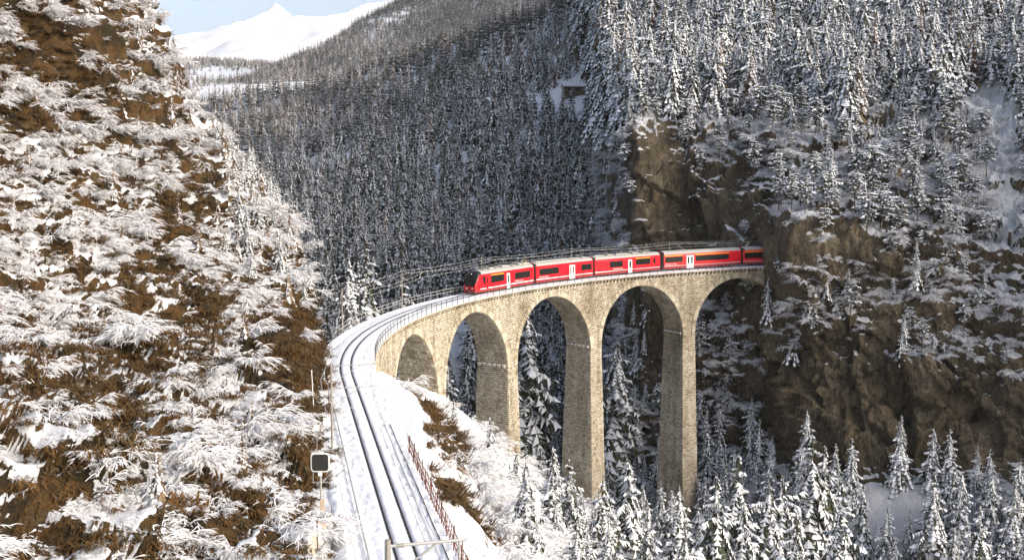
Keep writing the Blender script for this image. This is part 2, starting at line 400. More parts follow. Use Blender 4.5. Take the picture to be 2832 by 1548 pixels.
# wall slab on the left stays smooth
slab = (PXD < 1880)*ss(270, 310, PYD)*(1-ss(1000, 1150, PYD)); dispD *= 1-.5*slab
PD = PD + nD*dispD[..., None]
slabs = [(1800,480,75,220,-.9),(1990,610,110,110,-.8),(1850,900,130,200,-.55),(2330,640,60,110,-.6),(2060,480,60,90,-.35),(2270,1120,230,150,-1.1),(2480,1150,180,150,-1.0),(2720,1190,220,170,-1.1),(2440,900,60,60,-.5),(2570,860,70,40,-.4),(2480,720,70,40,-.4),(1890,1150,90,90,-.5),(2150,700,70,150,-.7),(2110,880,60,90,-.4),(2760,900,60,60,-.3),
 (2480,1450,190,110,1.3),(2770,480,70,240,.9),(2690,320,80,70,.9),(2800,760,60,150,.7),(2120,330,60,130,.5),(2200,480,60,60,.3),(2200,880,40,100,.5),(2400,800,80,60,.4),(2560,960,120,50,.4),(2650,1050,130,40,.3),(1990,1080,60,140,.4),(2060,930,40,90,.3),(2320,1020,80,50,.45),(2050,330,90,60,.3),(2400,560,150,90,.3)]
biasD = blob(PXD, PYD, slabs) + .35*(1-ss(200, 300, PYD)) + .45*ss(1260, 1400, PYD) + .16
# opening for the tunnel
cs = (PD[1:, 1:]+PD[:-1, :-1])/2; s_, o_ = so(cs[..., 0], cs[..., 1]); zr = cs[..., 2]-GR*s_
keep = ~((s_ > 88) & (s_ < 145) & (np.abs(o_) < 2.7) & (zr > -.4) & (zr < 5.2 - .25*o_**2))
cliff = make_patch('right_cliff', PD, M['cliff'], 'dark rock cliff with snowy ledges right of the viaduct', bias=biasD, flip=True, keep=keep)
cliff.px, cliff.py = PXD, PYD

# --- forested valley side behind the viaduct
pxs = [350, 500, 800, 1100, 1400, 1750, 2000]
pys = [-120, 0, 100, 200, 300, 400, 500, 650, 800, 1000, 1300, 1500]
T = [[1500,1400,1250,1010,720,600,590],[1420,1320,1150,930,660,560,550],[1330,1220,1030,830,600,520,510],[1220,1080,910,720,540,480,470],
     [1050,920,790,620,490,445,435],[820,740,650,530,452,415,410],[640,600,540,470,425,395,390],[450,430,420,400,380,365,360],
     [345,335,335,338,340,330,330],[285,285,290,295,300,300,300],[240,240,250,258,265,268,268],[215,215,222,230,236,240,240]]
nv, nu = 210, 200
PX, PY, YY = table_patch(pys, pxs, T, nv, nu)
crest = np.interp(PX[0], [350, 560, 800, 1000, 1100, 1300, 1500, 1750, 2000], [330, 300, 262, 215, 180, 110, 60, -30, -110])
over = np.clip(crest[None]-PY, 0, None)
Pm = at(PX, np.maximum(PY, crest[None]), YY)
yc = np.array([np.interp(crest[i], PY[:, i], YY[:, i]) for i in range(nu)])
Pc = at(PX, crest[None]+0*PY, yc[None]+0*PY)
PC = np.where((over > 0)[..., None], Pc+np.stack([0*over, over*1.6, -over*.35], -1), Pm)
amp = np.clip(YY/500, .5, 2)
PC[..., 2] += amp*(7*fbm(PC, (1/90, 1/90, 0), 3, 50) + 2.5*fbm(PC, (1/25, 1/25, 0), 3, 54))
biasC = .5 + blob(PX, PY, [(850, 470, 40, 40, -1.0)])
valley = make_patch('forested_slope', PC, M['slope'], 'snowy valley side covered in spruce forest behind the viaduct', bias=biasC, flip=True)
valley.px, valley.py = PX, PY

# --- far slopes
def far_patch(name, label, pxs, pys, T, crest_pts, n, amp, fr, bias, seed, mat='far', back=(2.2, -.5)):
    PX, PY, YY = table_patch(pys, pxs, T, *n)
    crest = np.interp(PX[0], *crest_pts)[None]; over = np.clip(crest-PY, 0, None)
    yc = np.array([np.interp(crest[0, i], PY[:, i], YY[:, i]) for i in range(PX.shape[1])])[None]
    Pm = at(PX, np.maximum(PY, crest), np.where(over > 0, yc, YY)); sc = yc/1500
    P = np.where((over > 0)[..., None], Pm+np.stack([0*over, over*back[0]*sc, over*back[1]*sc], -1), Pm)
    P[..., 2] += amp*fbm(P, (fr, fr, 0), 4, seed)
    p = make_patch(name, P, M[mat], label, bias=bias(PX, PY) if callable(bias) else bias+0*PX, flip=True); p.px, p.py = PX, PY; return p
farE = far_patch('far_forest_slope', 'long wooded mountainside rising to the upper right', [560, 700, 900, 1150, 1500, 1900], [-200, 0, 100, 200, 300, 360],
    [[2500,2450,2350,2250,2100,1900],[2300,2250,2150,2000,1800,1600],[2100,2050,1950,1800,1600,1450],[1850,1800,1700,1600,1450,1300],[1600,1550,1500,1400,1300,1200],[1450,1400,1350,1300,1200,1100]],
    ([560, 640, 700, 790, 880, 1000, 1140, 1300, 1900], [262, 236, 214, 176, 138, 70, 4, -60, -190]), (150, 180), 22, 1/260,
    lambda x, y: .4 + blob(x, y, [(1600, 30, 60, 40, -.1)]), 60, 'slope')
farF = far_patch('snow_meadow', 'bright open snow meadow in the distant valley', [380, 500, 620, 760, 900], [120, 190, 225, 260, 320],
    [[2700]*5, [2250, 2200, 2150, 2100, 2050], [1750, 1720, 1700, 1680, 1650], [1500, 1480, 1460, 1440, 1420], [1250, 1240, 1230, 1220, 1200]],
    ([380, 480, 560, 640, 720, 800, 900], [178, 168, 166, 168, 176, 190, 200]), (70, 90), 8, 1/200, .7, 70)
farG = far_patch('snow_mountain', 'pale snow covered mountain with a pointed summit on the skyline', [250, 420, 560, 760, 950, 1250, 1500], [-100, 20, 80, 140, 200, 280],
    [[6200]*7, [5600]*7, [5100]*7, [4500]*7, [3900]*7, [3300]*7],
    ([250, 420, 470, 560, 620, 660, 700, 735, 760, 790, 830, 880, 950, 1050, 1150, 1250, 1500], [130, 116, 102, 82, 70, 56, 36, 26, 20, 32, 56, 58, 44, 24, 2, -10, -40]), (120, 220), 120, 1/700, .42, 80)

# --- added spur out of view to the right, shaped to shade cliff and gorge
def spur():
    x = np.linspace(118, 620, 90); y = np.linspace(96, 620, 90); Xg, Yg = np.meshgrid(x, y)
    e = ss(0, 14, Yg-(118-.10*(Xg-200))) * ss(110, 190, Xg)
    Z = -58 + e*(134+ .16*np.clip(Xg-190, 0, 400) + .06*np.clip(Yg-170, 0, 400))
    Z += e*14*fbm(np.stack([Xg, Yg, 0*Xg], -1), (1/70, 1/70, 0), 4, 90)
    return np.stack([Xg, Yg, Z], -1)
spurp = make_patch('unseen_shade_spur', spur(), M['cliff'], 'unseen spur added beyond the right edge to shade the cliff and gorge', bias=np.full((90, 90), .2))

# --- gorge and near embankment (fine strip along the railway, coarse field beyond)
ZG_S = [-60, -42, -32, -20, -10, 0, 12, 24, 36, 60, 84, 100, 130]
ZG_Z = [-1.2, -1.4, -2.4, -3.7, -6.2, -8.6, -12.2, -19, -29, -41, -51, -47, -40]
HR_S = [-140, -72, -66, -61, -52, -47, -42, -36, -28]; HR = [2.7, 3.0, 3.5, 4.2, 5.3, 5.4, 4.7, 3.6, 3.0]
def ground(x, y, rough=True):
    s, o = so(x, y); zr = GR*np.maximum(s, -130)
    hr = np.interp(s, HR_S, HR); k = ss(-46, -34, s)
    zA = zr-.35 - np.clip(o-hr, 0, 3)*.85 - np.clip(o-hr-3, 0, None)*1.35
    zg = np.interp(s, ZG_S, ZG_Z)
    zB = zg - np.clip(o-3.2, 0, None)*np.interp(s, [-34, 10, 60, 90], [1.3, .95, .45, .2]) - np.clip(-o-3.2, 0, None)*.42
    z = zA*(1-k)+zB*k
    z = np.where((o < 0) & (s < -34), np.minimum(z, zr-.5), z)
    fl = -56+.0*x
    z = fl + np.logaddexp(0, (z-fl)/4)*4
    if rough:
        P = np.stack([x, y, 0*x], -1); a = ss(0, 3, o-hr)+ (s > -38)*ss(0, 4, np.abs(o)-2)
        z = z + np.clip(a, 0, 1)*(1.3*fbm(P, (1/9, 1/9, 0), 3, 95)+.45*fbm(P, (1/2.5, 1/2.5, 0), 3, 99))
    return z
x = np.linspace(-75, 150, 190); y = np.linspace(10, 330, 260); Xg, Yg = np.meshgrid(x, y)
sg, og = so(Xg, Yg)
Zg = ground(Xg, Yg) - 1.2*ss(-125, -115, sg)*(1-ss(-16, -10, sg))*(1-ss(26, 32, og))*ss(-1, 1.5, og) - 2.0*(og < 1.5)*(sg < -30)
gorge = make_patch('gorge_floor', np.stack([Xg, Yg, Zg], -1), M['bank'], 'snowy bottom and sides of the gorge under the viaduct', bias=np.full(Xg.shape, .22))
sv = np.arange(-126, -8, .45); ov = np.concatenate([np.arange(1.2, 7, .22), np.arange(7, 16, .4), np.arange(16, 34, .8)])
Sg, Og = np.meshgrid(sv, ov, indexing='ij'); B_ = W(Sg, Og)
B_[..., 2] = ground(B_[..., 0], B_[..., 1])
hrg = np.interp(Sg, HR_S, HR)
bb = np.where(Og < hrg+.2, .9, .18) - .6*np.exp(-((Og-hrg-2.0)/2.2)**2)*(.6+1.8*noise(np.stack([Sg, Og, 0*Sg], -1), (1/5, 1/3, 0), 61))*ss(-84, -70, Sg)*(1-ss(-44, -36, Sg))
bank = make_patch('embankment', B_, M['bank'], 'snow covered embankment shelf falling away right of the track', bias=bb)

# --- snow covered track bed with grooves beside the rails
oc = np.array([-3.9, -3.4, -3.05, -2.7, -2.3, -1.9, -1.5, -1.15, -.85, -.605, -.585, -.53, -.475, -.455, -.2, 0, .2, .455, .475, .53, .585, .605, .85, 1.15, 1.5, 1.9, 2.3, 2.6, 2.8, 3.02])
zc = np.array([-.45, .02, .10, .04, -.10, -.13, -.09, -.06, -.04, -.04, -.12, -.13, -.12, -.04, -.035, -.03, -.035, -.04, -.12, -.13, -.12, -.04, -.04, -.06, -.09, -.12, -.15, -.17, -.2, -.24])
oo = np.array(sorted(set(oc.tolist()+np.round(np.arange(-3.2, -.95, .16), 3).tolist()+np.round(np.arange(1.0, 2.75, .14), 3).tolist()))); zz = np.interp(oo, oc, zc)
sv = np.concatenate([np.arange(-130, -36, .22), np.arange(-36, 128, .6)])
Sg, Og = np.meshgrid(sv, oo, indexing='ij'); Zg = np.repeat(zz[None], len(sv), 0)
P_ = np.stack([Sg, Og, 0*Sg], -1)
onv = ss(-30, -22, Sg)                      # on the viaduct the deck is flat and even
Zg = Zg + (np.abs(np.abs(Og)-.53) > .12)*(.05*noise(P_, (1/1.3, 1/.7, 0), 5)+.03*noise(P_, (1/.5, 1/.3, 0), 6)) - (1-onv)*.10*np.exp(-((Og-1.55-.12*np.sin(Sg*.35))/.16)**2)*ss(.0, .22, noise(P_, (1/.7, 1/.5, 0), 12)) - (1-onv)*.07*ss(.02, .2, noise(P_, (1/.9, 1/.35, 0), 13))*(np.abs(Og) > 1.1)
Zg = np.where(Og < -1.6, Zg*(1-onv)+(-.16)*onv, Zg)
Zg = Zg + (Og < -1.8)*(1-onv)*(.16*noise(P_, (1/1.1, 1/.6, 0), 8)+.06)
Og2 = np.where(Og < -3.1, Og*(1-onv)+(-3.15)*onv, Og); Zg = np.where(Og < -3.1, Zg*(1-onv)+(-.25)*onv, Zg)
TB = W(Sg, Og2, Zg)
bed = obj('track_bed', TB.reshape(-1, 3), grid_faces(len(sv), len(oo)), M['snow'], None, True)
tag(bed, 'smooth snow covering the railway bed from foreground onto the viaduct', kind='structure')
bed.data.polygons.foreach_set('use_smooth', [True]*len(bed.data.polygons))

# ------------------------------------------------------------------ viaduct
SP, TP, CR, RV = 24.0, 1.5, 2.17, 10.3          # pier spacing, half pier thickness, crown below rail, arch rise
RS = SP/2-TP                                     # half span along the line
ARCH = [SP*k for k in range(5)]; PIER = [SP*(k+.5) for k in range(4)]
SA, SB, TOP = -33.0, 109.0, -.98                 # masonry from, to, top of wall
def hw(zr): return 2.65+np.maximum(0, -(zr+3))*.033       # half width (batter)
def tp(zr): return TP+np.maximum(0, -(zr+CR+RV))/80
viad = empty('stone_viaduct', W(SA).tolist())
tag(viad, 'curved pale stone railway viaduct on tall tapering piers with round arches', 'viaduct')
viad.location = (0, 0, 0)
def archz(s):                                    # soffit above rail grade, nan outside the arches
    k = np.round(np.asarray(s)/SP); d = np.asarray(s)-k*SP
    ok = (np.abs(d) < RS) & (k >= 0) & (k <= 4)
    return np.where(ok, -CR-RV+RV*np.sqrt(np.clip(1-(d/RS)**2, 0, 1)), np.nan)
core = MB()
def addgrid(P, flip=False):
    n = len(core.v); a, b = P.shape[:2]; F = grid_faces(a, b)+n
    if flip: F = F[:, ::-1]
    core.v += [tuple(q) for q in P.reshape(-1, 3)]; core.f += [tuple(q) for q in F.tolist()]
ZS = -CR-RV
ed = sorted(set([SA, SB] + [round(a+e*RS, 3) for a in ARCH for e in (-1, 1)]))
for s1, s2 in zip(ed[:-1], ed[1:]):
    mid = (s1+s2)/2; isarch = not np.isnan(archz(mid))
    if isarch: th = np.linspace(PI, 0, 41); s = mid+RS*np.cos(th)
    else: s = np.linspace(s1, s2, max(3, int((s2-s1)/2)))
    lo = np.nan_to_num(np.where(isarch, -CR-RV+RV*np.sqrt(np.clip(1-((s-mid)/RS)**2, 0, 1)), ZS), nan=ZS)
    v = np.linspace(0, 1, 9); Z = lo[:, None]+(TOP-lo)[:, None]*v[None]; S = np.repeat(s[:, None], 9, 1)
    addgrid(W(S, hw(Z), Z)); addgrid(W(S, -hw(Z), Z), True)
    if isarch:
        o = np.linspace(-1, 1, 7); addgrid(W(S[:, :1]+0*o, hw(lo)[:, None]*o[None], lo[:, None]+0*o))
    else:
        zb = -62 if 0 < mid < 100 else -40
        z = np.linspace(ZS, zb, 24); t = tp(z)-TP; sa = s1-t*(s1 > SA+1); sb = s2+t*(s2 < SB-1); u = np.linspace(0, 1, 5)
        Sg = sa[:, None]+(sb-sa)[:, None]*u[None]; Zg = np.repeat(z[:, None], 5, 1)
        addgrid(W(Sg, hw(Zg), Zg)); addgrid(W(Sg, -hw(Zg), Zg), True)
        og = np.linspace(-1, 1, 5)
        for ssx, fl in ((sa, True), (sb, False)):
            addgrid(W(ssx[:, None]+0*og, hw(z)[:, None]*og[None], z[:, None]+0*og), fl)
o = np.linspace(-1, 1, 3); s = np.linspace(SA, SB, 90); addgrid(W(s[:, None]+0*o, 2.65*o[None]+0*s[:, None], TOP))
zt_ = np.linspace(TOP-.05, -.3, 3)
for sg_ in (1, -1): addgrid(W(s[:, None]+0*zt_, sg_*2.2, zt_[None]+0*s[:, None]), sg_ < 0)
z = np.linspace(TOP, -40, 12); og = np.linspace(-1, 1, 3); addgrid(W(SA, hw(z)[:, None]*og[None], z[:, None]+0*og), True)
core.build('masonry_core', M['mortar'], viad)

# squared stones, laid in courses on the faces that are seen
stones = []        # (centre, along, up, out, length, height, proud)
def lay(p_fn, c0, c1, h, lo=.42, hi=.92):
    """fill one course between c0 and c1; p_fn(c) -> point, along, up, out"""
    if c1-c0 < .16: return
    n = max(1, int(round((c1-c0)/rnd.uniform(lo+.1, hi-.15)))); wd = np.array([rnd.uniform(lo, hi) for _ in range(n)]); wd *= (c1-c0)/wd.sum(); c = c0
    for q in wd:
        p, al, up, out = p_fn(c+q/2)
        stones.append((p, al, up, out, q-.05, h-.05, rnd.uniform(.03, .10))); c += q
def vec(a): return Vector(np.asarray(a).tolist())
CH = .34
ncourse = int((TOP+56)/CH)
for ci in range(ncourse):
    z = TOP-(ci+.5)*CH; ivs = []
    ringr = 1.0
    if z > ZS:
        cuts = []
        for a in ARCH:
            q = 1-((z-ZS)/(RV+ringr))**2
            if q > 0: cuts.append((a-(RS+ringr)*math.sqrt(q), a+(RS+ringr)*math.sqrt(q)))
        c = SA
        for x0, x1 in cuts:
            if x0 > c: ivs.append((c, x0))
            c = max(c, x1)
        if c < SB: ivs.append((c, SB))
    else:
        t = float(tp(z)); ivs = [(p-t, p+t) for p in PIER]+[(SA, -RS+(t-TP))]
    hz = float(hw(z))
    for x0, x1 in ivs:
        md = (x0+x1)/2
        if z+GR*md < np.interp(md, ZG_S, ZG_Z)-2.5: continue
        def pf(c, z=z, hz=hz):
            t, r, u = frame(c); return vec(W(c, hz, z)), t, u, r
        lay(pf, x0, x1, CH)
    if z < ZS:                                   # pier flanks that face the near abutment
        for p in PIER:
            if z+GR*p < np.interp(p, ZG_S, ZG_Z)-2.5: continue
            t = float(tp(z)); t_, r_, u_ = frame(p)
            def pf(c, z=z, s=p-t, t_=t_, r_=r_, u_=u_): return vec(W(s, c, z)), r_, u_, -t_
            lay(pf, -hz, hz, CH)
for a in ARCH:                                   # far half of each vault
    n = 44
    for i in range(n):
        th = (i+.5)/n*PI/2; s = a+RS*math.cos(th); z = ZS+RV*math.sin(th)
        t, r, u = frame(s); nrm = (t*-math.cos(th)-u*math.sin(th)).normalized(); up = (u*math.cos(th)-t*math.sin(th)).normalized(); hz = float(hw(z))
        def pf(c, z=z, s=s, nrm=nrm, up=up, r=r): return vec(W(s, c, z)), r, up, nrm
        lay(pf, -hz, hz, RS*PI/2/n)
def stone_verts(st, j=True):
    p, al, up, out, l, h, d = st
    b = [(-1,-1),(1,-1),(1,1),(-1,1)]; vs = []
    for x, y in b: vs.append(p+al*(x*l/2)+up*(y*h/2)-out*.12)
    for x, y in b:
        k = rnd.uniform(.86, .99); e = rnd.uniform(.72, .98); vs.append(p+al*(x*l/2*k)+up*(y*h/2*e)+out*d*rnd.uniform(.75, 1.1))
    return vs
camv = Vector((0, 0, CAMZ))
order = sorted(range(len(stones)), key=lambda i: (stones[i][0]-camv).length if stones[i][3].dot(camv-stones[i][0]) > 0 and stones[i][3].dot(frame(0)[1]) > .3 else 1e6)
solo = set(order[:300])
unit = []
for k in range(5):
    vs = []
    for x, y in ((-1,-1),(1,-1),(1,1),(-1,1)): vs.append((x/2, y/2, -.12))
    for x, y in ((-1,-1),(1,-1),(1,1),(-1,1)): vs.append((x/2*rnd.uniform(.88,.99), y/2*rnd.uniform(.76,.98), rnd.uniform(.045,.09)))
    unit.append(mesh('stone', vs, [(4,5,6,7),(0,1,5,4),(1,2,6,5),(2,3,7,6),(3,0,4,7)], M['stone_o']))
V, F, T_ = [], [], []
for i, st in enumerate(stones):
    p, al, up, out, l, h, d = st
    if i in solo:
        o = bpy.data.objects.new('stone', unit[i % 5]); link(o, viad)
        o.matrix_local = Matrix(((al.x*l, up.x*h, out.x, p.x), (al.y*l, up.y*h, out.y, p.y), (al.z*l, up.z*h, out.z, p.z), (0, 0, 0, 1)))
        continue
    n = len(V); V += [tuple(q) for q in stone_verts(st)]; F += [tuple(n+q for q in f) for f in ((4,5,6,7),(0,1,5,4),(1,2,6,5),(2,3,7,6),(3,0,4,7))]
    T_ += [min(1, max(0, rnd.gauss(.5, .27)))]*5
o = obj('stonework', V, F, M['stone_a'], viad, attrs={'tone': ('FACE', T_)}); o['kind'] = 'stuff'

# arch ring stones
NV = 60; vu = []
for k in range(4):
    vs = []
    for x, y, zq in ((-1,-1,0),(1,-1,0),(1,1,0),(-1,1,0)): vs.append((x*.5*(1.0 if y < 0 else 1.06), y*.5, -.2))
    for x, y in ((-1,-1),(1,-1),(1,1),(-1,1)): vs.append((x*.5*rnd.uniform(.84,.94), y*.5*rnd.uniform(.94,.99), rnd.uniform(.10,.14)))
    vu.append(mesh('voussoir', vs, [(4,5,6,7),(0,1,5,4),(1,2,6,5),(2,3,7,6),(3,0,4,7)], M['stone_o']))
for a in ARCH:
    for i in range(NV):
        th = (i+.5)/NV*PI; rad = .5
        s = a+(RS+rad)*math.cos(th); z = ZS+(RV+rad)*math.sin(th); t, r, u = frame(s)
        al = (u*math.cos(th)*1-t*math.sin(th)).normalized(); up = (t*math.cos(th)+u*math.sin(th)).normalized()
        p = vec(W(s, float(hw(z)), z)); l = PI*(RS+.5)/NV*.985; h = rnd.uniform(.88, 1.0)
        o = bpy.data.objects.new('voussoir', vu[rnd.randrange(4)]); link(o, viad)
        o.matrix_local = Matrix(((al.x*l, up.x*h, r.x, p.x), (al.y*l, up.y*h, r.y, p.y), (al.z*l, up.z*h, r.z, p.z), (0, 0, 0, 1)))
# ledge stones at the springing of the arches, capped with snow
for p in PIER:
    t, r, u = frame(p); t0 = float(tp(ZS)); Mx = Matrix(((t.x, r.x, 0, 0), (t.y, r.y, 0, 0), (0, 0, 1, 0), (0, 0, 0, 1)))
    for c in np.arange(-2.4, 2.5, .95):
        q = vec(W(p-t0-.14, c, ZS+.2)); mb = MB(); sn = MB(); mb.box((0, 0, 0), (.42, .5, .36), Matrix.Translation(q) @ Mx); sn.box((0, 0, .24), (.36, .46, .13), Matrix.Translation(q) @ Mx)
        g = mb.build('springer_block', M['stone_o'], viad); sn.build('snow', M['snow'], g)
# corbels and cornice
cb = MB(); cb.v = [(-.5,-.1,-.5),(.5,-.1,-.5),(.5,-.1,.5),(-.5,-.1,.5),(-.44,.42,-.05),(.44,.42,-.05),(.5,1,.5),(-.5,1,.5),(-.47,.35,-.46),(.47,.35,-.46)]
cb.f = [(3,2,6,7),(0,3,7,4,8),(1,9,5,6,2),(7,6,5,4),(4,5,9,8),(0,8,9,1)]
cbm = mesh('corbel', cb.v, cb.f, M['stone_o'])
for s in np.arange(-29, 105.6, .9):
    t, r, u = frame(s); p = vec(W(s, 2.45, -.69)); o = bpy.data.objects.new('corbel', cbm); link(o, viad)
    l, d, h = .42, .60, .60
    o.matrix_local = Matrix(((t.x*l, r.x*d, 0, p.x), (t.y*l, r.y*d, 0, p.y), (t.z*l, 0, h, p.z), (0, 0, 0, 1)))
def ribbon(name, s, prof, mat, parent, closed=True, smooth=False):
    """sweep a profile of (offset, height) along the line"""
    pr = np.array(prof); P = W(s[:, None]+0*pr[None, :, 0], pr[None, :, 0], pr[None, :, 1]); n = len(pr); F = []
    for i in range(len(s)-1):
        for k in range(n if closed else n-1):
            k2 = (k+1) % n; F.append((i*n+k, i*n+k2, (i+1)*n+k2, (i+1)*n+k))
    if closed: F += [tuple(range(n))[::-1], tuple((len(s)-1)*n+k for k in range(n))]
    return obj(name, P.reshape(-1, 3), F, mat, parent, smooth)
sr = np.arange(-32.5, 107.1, .9)
ribbon('cornice', sr, [(2.1, -.39), (3.06, -.39), (3.06, -.25), (2.1, -.25)], M['stone_o'], viad)
ribbon('cornice', sr, [(-3.2, -.39), (-2.5, -.39), (-2.5, -.25), (-3.2, -.25)], M['stone_o'], viad)
for side, offs, sp in ((1, 2.98, 2.0), (-1, -3.1, 2.0)):
    s = np.arange(-30 if side > 0 else -17, 104, 1.0); pts = W(s, offs, 0)
    mb = MB()
    for zr in (1.0, .52): mb.tube((pts+[0, 0, zr]).tolist(), .04, 5)
    rl = mb.build('railing', M['darksteel'] if side > 0 else M['steel'], viad)
    pm = MB(); pm.tube([(0, 0, -.25), (0, 0, 1.0)], .04, 5); pmm = mesh('post', pm.v, pm.f, M['darksteel'] if side > 0 else M['steel'])
    for q in np.arange(s[0], 103.5, sp):
        o = bpy.data.objects.new('post', pmm); link(o, rl); o.location = W(q, offs, 0).tolist()

# ------------------------------------------------------------------ track
trk = empty('railway_track'); tag(trk, 'single metre gauge railway track curving through snow', kind='structure')
sr = np.concatenate([np.arange(-129, -42, 1.5), np.arange(-42, 127, .8)])
for o_ in (-.53, .53):
    ribbon('rail', sr, [(o_-.06, -.16), (o_+.06, -.16), (o_+.02, -.12), (o_+.02, -.04), (o_+.037, -.03), (o_+.037, 0.01), (o_-.037, 0.01), (o_-.037, -.03), (o_-.02, -.04), (o_-.02, -.12)], M['rail'], trk)
sm = MB(); sm.box((0, 0, -.10), (2.0, .20, .13)); sm.box((-.53, 0, -.03), (.2, .15, .035)); sm.box((.53, 0, -.03), (.2, .15, .035))
smm = mesh('sleeper', sm.v, sm.f, M['sleeper'])
for s in np.arange(-96, 40, .62):
    t, r, u = frame(s); o = bpy.data.objects.new('sleeper', smm); link(o, trk); p = W(s, rnd.uniform(-.02, .02), -.05)
    o.matrix_local = Matrix(((r.x, t.x, 0, p[0]), (r.y, t.y, 0, p[1]), (0, t.z, 1, p[2]), (0, 0, 0, 1)))
# tunnel
tp_ = [(2.6*math.cos(q), max(-.3, 0)+5*math.sin(q) if q > 0 else 0) for q in np.linspace(0, PI, 13)]
ln = ribbon('tunnel_lining', np.arange(106, 150, 2.), [(2.75, -.5)]+[(2.75*math.cos(q), 1.6+3.3*math.sin(q)) for q in np.linspace(0, PI, 13)]+[(-2.75, -.5)], M['tunnel'], None, False)
tag(ln, 'dark rock tunnel swallowing the rear of the train', 'tunnel')

# ------------------------------------------------------------------ train
train = empty('passenger_train'); tag(train, 'bright red narrow gauge passenger train with pale roof crossing the viaduct', 'train')
train.location = W(28.1).tolist(); TL = Vector(train.location)
PROF = [(1.20, .30), (1.30, .55), (1.325, .95), (1.325, 2.75), (1.27, 3.15), (1.12, 3.42), (.75, 3.64), (.3, 3.73)]
def text(body, size, mat, parent, M4):
    c = bpy.data.curves.new('lettering', 'FONT'); c.body = body; c.size = size; c.extrude = .002; c.shear = .2
    t = bpy.data.objects.new('lettering', c); dg = bpy.context.evaluated_depsgraph_get(); COL.objects.link(t)
    dg.update(); me = bpy.data.meshes.new_from_object(t.evaluated_get(bpy.context.evaluated_depsgraph_get())); COL.objects.unlink(t); bpy.data.objects.remove(t)
    me.materials.clear(); me.materials.append(mat); o = bpy.data.objects.new('lettering', me); link(o, parent); o.matrix_local = M4; return o
def car(s0, Ln, wins, doors, yellow, nose=0, txt=(), equip=(), label=None, rear_nose=False):
    A = W(s0+.18*Ln); B = W(s0+.82*Ln); t = Vector((B-A).tolist()).normalized(); r = Vector((t.y, -t.x, 0)).normalized(); u = r.cross(t)
    O = Vector(A.tolist())-t*(.18*Ln)
    M4 = Matrix(((t.x, r.x, u.x, O.x-TL.x), (t.y, r.y, u.y, O.y-TL.y), (t.z, r.z, u.z, O.z-TL.z), (0, 0, 0, 1)))
    # stations: x, width factor, roof height
    if nose: st = [(-.05, .84, 1.75), (.10, .90, 2.15), (.32, .95, 2.75), (.58, .98, 3.25), (.9, .995, 3.58), (1.5, 1, 3.73)]
    else: st = [(.12, 1, 3.73)]
    st += [(x, 1, 3.73) for x in np.linspace(st[-1][0]+1, Ln-.12, 8)]
    rings = []
    for x, wf, zt in st:
        k = (zt-.3)/3.43; right = [(x, y*wf, .3+(z-.3)*k) for y, z in PROF]; rings.append(right+[(a, -b, c) for a, b, c in right[::-1]])
    n = len(rings[0]); V = [p for q in rings for p in q]; F = []; mi = []
    for i in range(len(rings)-1):
        for k in range(n-1):
            F.append((i*n+k, i*n+k+1, (i+1)*n+k+1, (i+1)*n+k)); kk = min(k, n-2-k)
            mi.append(1 if kk <= 1 else (2 if kk >= 4 else 0))
    F += [tuple(range(n))[::-1], tuple((len(rings)-1)*n+k for k in range(n))]; mi += [0, 0]
    if nose:  # the nose is red up to the windscreen
        for i, f in enumerate(F):
            if mi[i] == 2 and max(V[q][0] for q in f) < 1.9: mi[i] = 3
    body = obj('railcar', V, [f[::-1] for f in F], [M['red'], M['darkred'], M['roofgrey'], M['tframe']], train, mi=mi); body.matrix_local = M4
    if label: body['label'] = label
    def panel(name, mat, x0, x1, z0, z1, y=1.325, th=.02, side=1):
        mb = MB(); mb.box(((x0+x1)/2, side*(y+th/2-.005), (z0+z1)/2), (x1-x0, th, z1-z0)); return mb.build(name, mat, body)
    for side in (1, -1):
        for x0, x1, z0, z1 in wins:
            panel('window', M['tframe'], x0, x1, z0, z1, th=.012, side=side)
            npn = max(1, int(round((x1-x0)/1.7))); wd = (x1-x0)/npn
            for k in range(npn): panel('pane', M['tglass'], x0+k*wd+.05, x0+(k+1)*wd-.05, z0+.07, z1-.07, th=.022, side=side)
        for x0, x1 in doors:
            panel('door', M['white'], x0, x1, .22, 2.72, th=.035, side=side)
            nd = 2 if x1-x0 > 1.2 else 1; wd = (x1-x0)/nd
            for k in range(nd): panel('door_window', M['tglass'], x0+k*wd+wd*.28, x0+(k+1)*wd-wd*.28, 1.2, 2.45, th=.045, side=side)
        for x0, x1 in yellow: panel('yellow_stripe', M['yellow'], x0, x1, 2.76, 2.88, th=.015, y=1.318, side=side)
        segs = []; c = 1.0 if nose else .2
        for x0, x1 in sorted(doors): segs.append((c, x0-.03)); c = x1+.03
        segs.append((c, Ln-.2))
        for x0, x1 in segs: panel('white_stripe', M['white'], x0, x1, .78, .92, th=.012, side=side)
    for x0, x1, h, mt in equip:
        mb = MB(); mb.box(((x0+x1)/2, 0, 3.68+h/2), (x1-x0, 1.7, h)); mb.box(((x0+x1)/2, 0, 3.68+h+.03), (x1-x0-.3, 1.2, .06)); mb.build('roof_equipment', M[mt], body)
    for xb in (.18*Ln, .82*Ln):
        mb = MB(); mb.box((xb, 0, .45), (2.6, 1.7, .35)); g = mb.build('bogie', M['under'], body)
        for dx in (-.9, .9):
            for sy in (-.53, .53):
                m2 = MB(); m2.tube([(xb+dx, sy-.05, .37), (xb+dx, sy+.05, .37)], .37, 12); m2.v = [tuple(q) for q in m2.v]; m2.build('wheel', M['under'], body)
    mb = MB(); mb.box((Ln/2, 0, .5), (Ln*.45, 2.1, .5)); mb.build('underframe', M['under'], body)
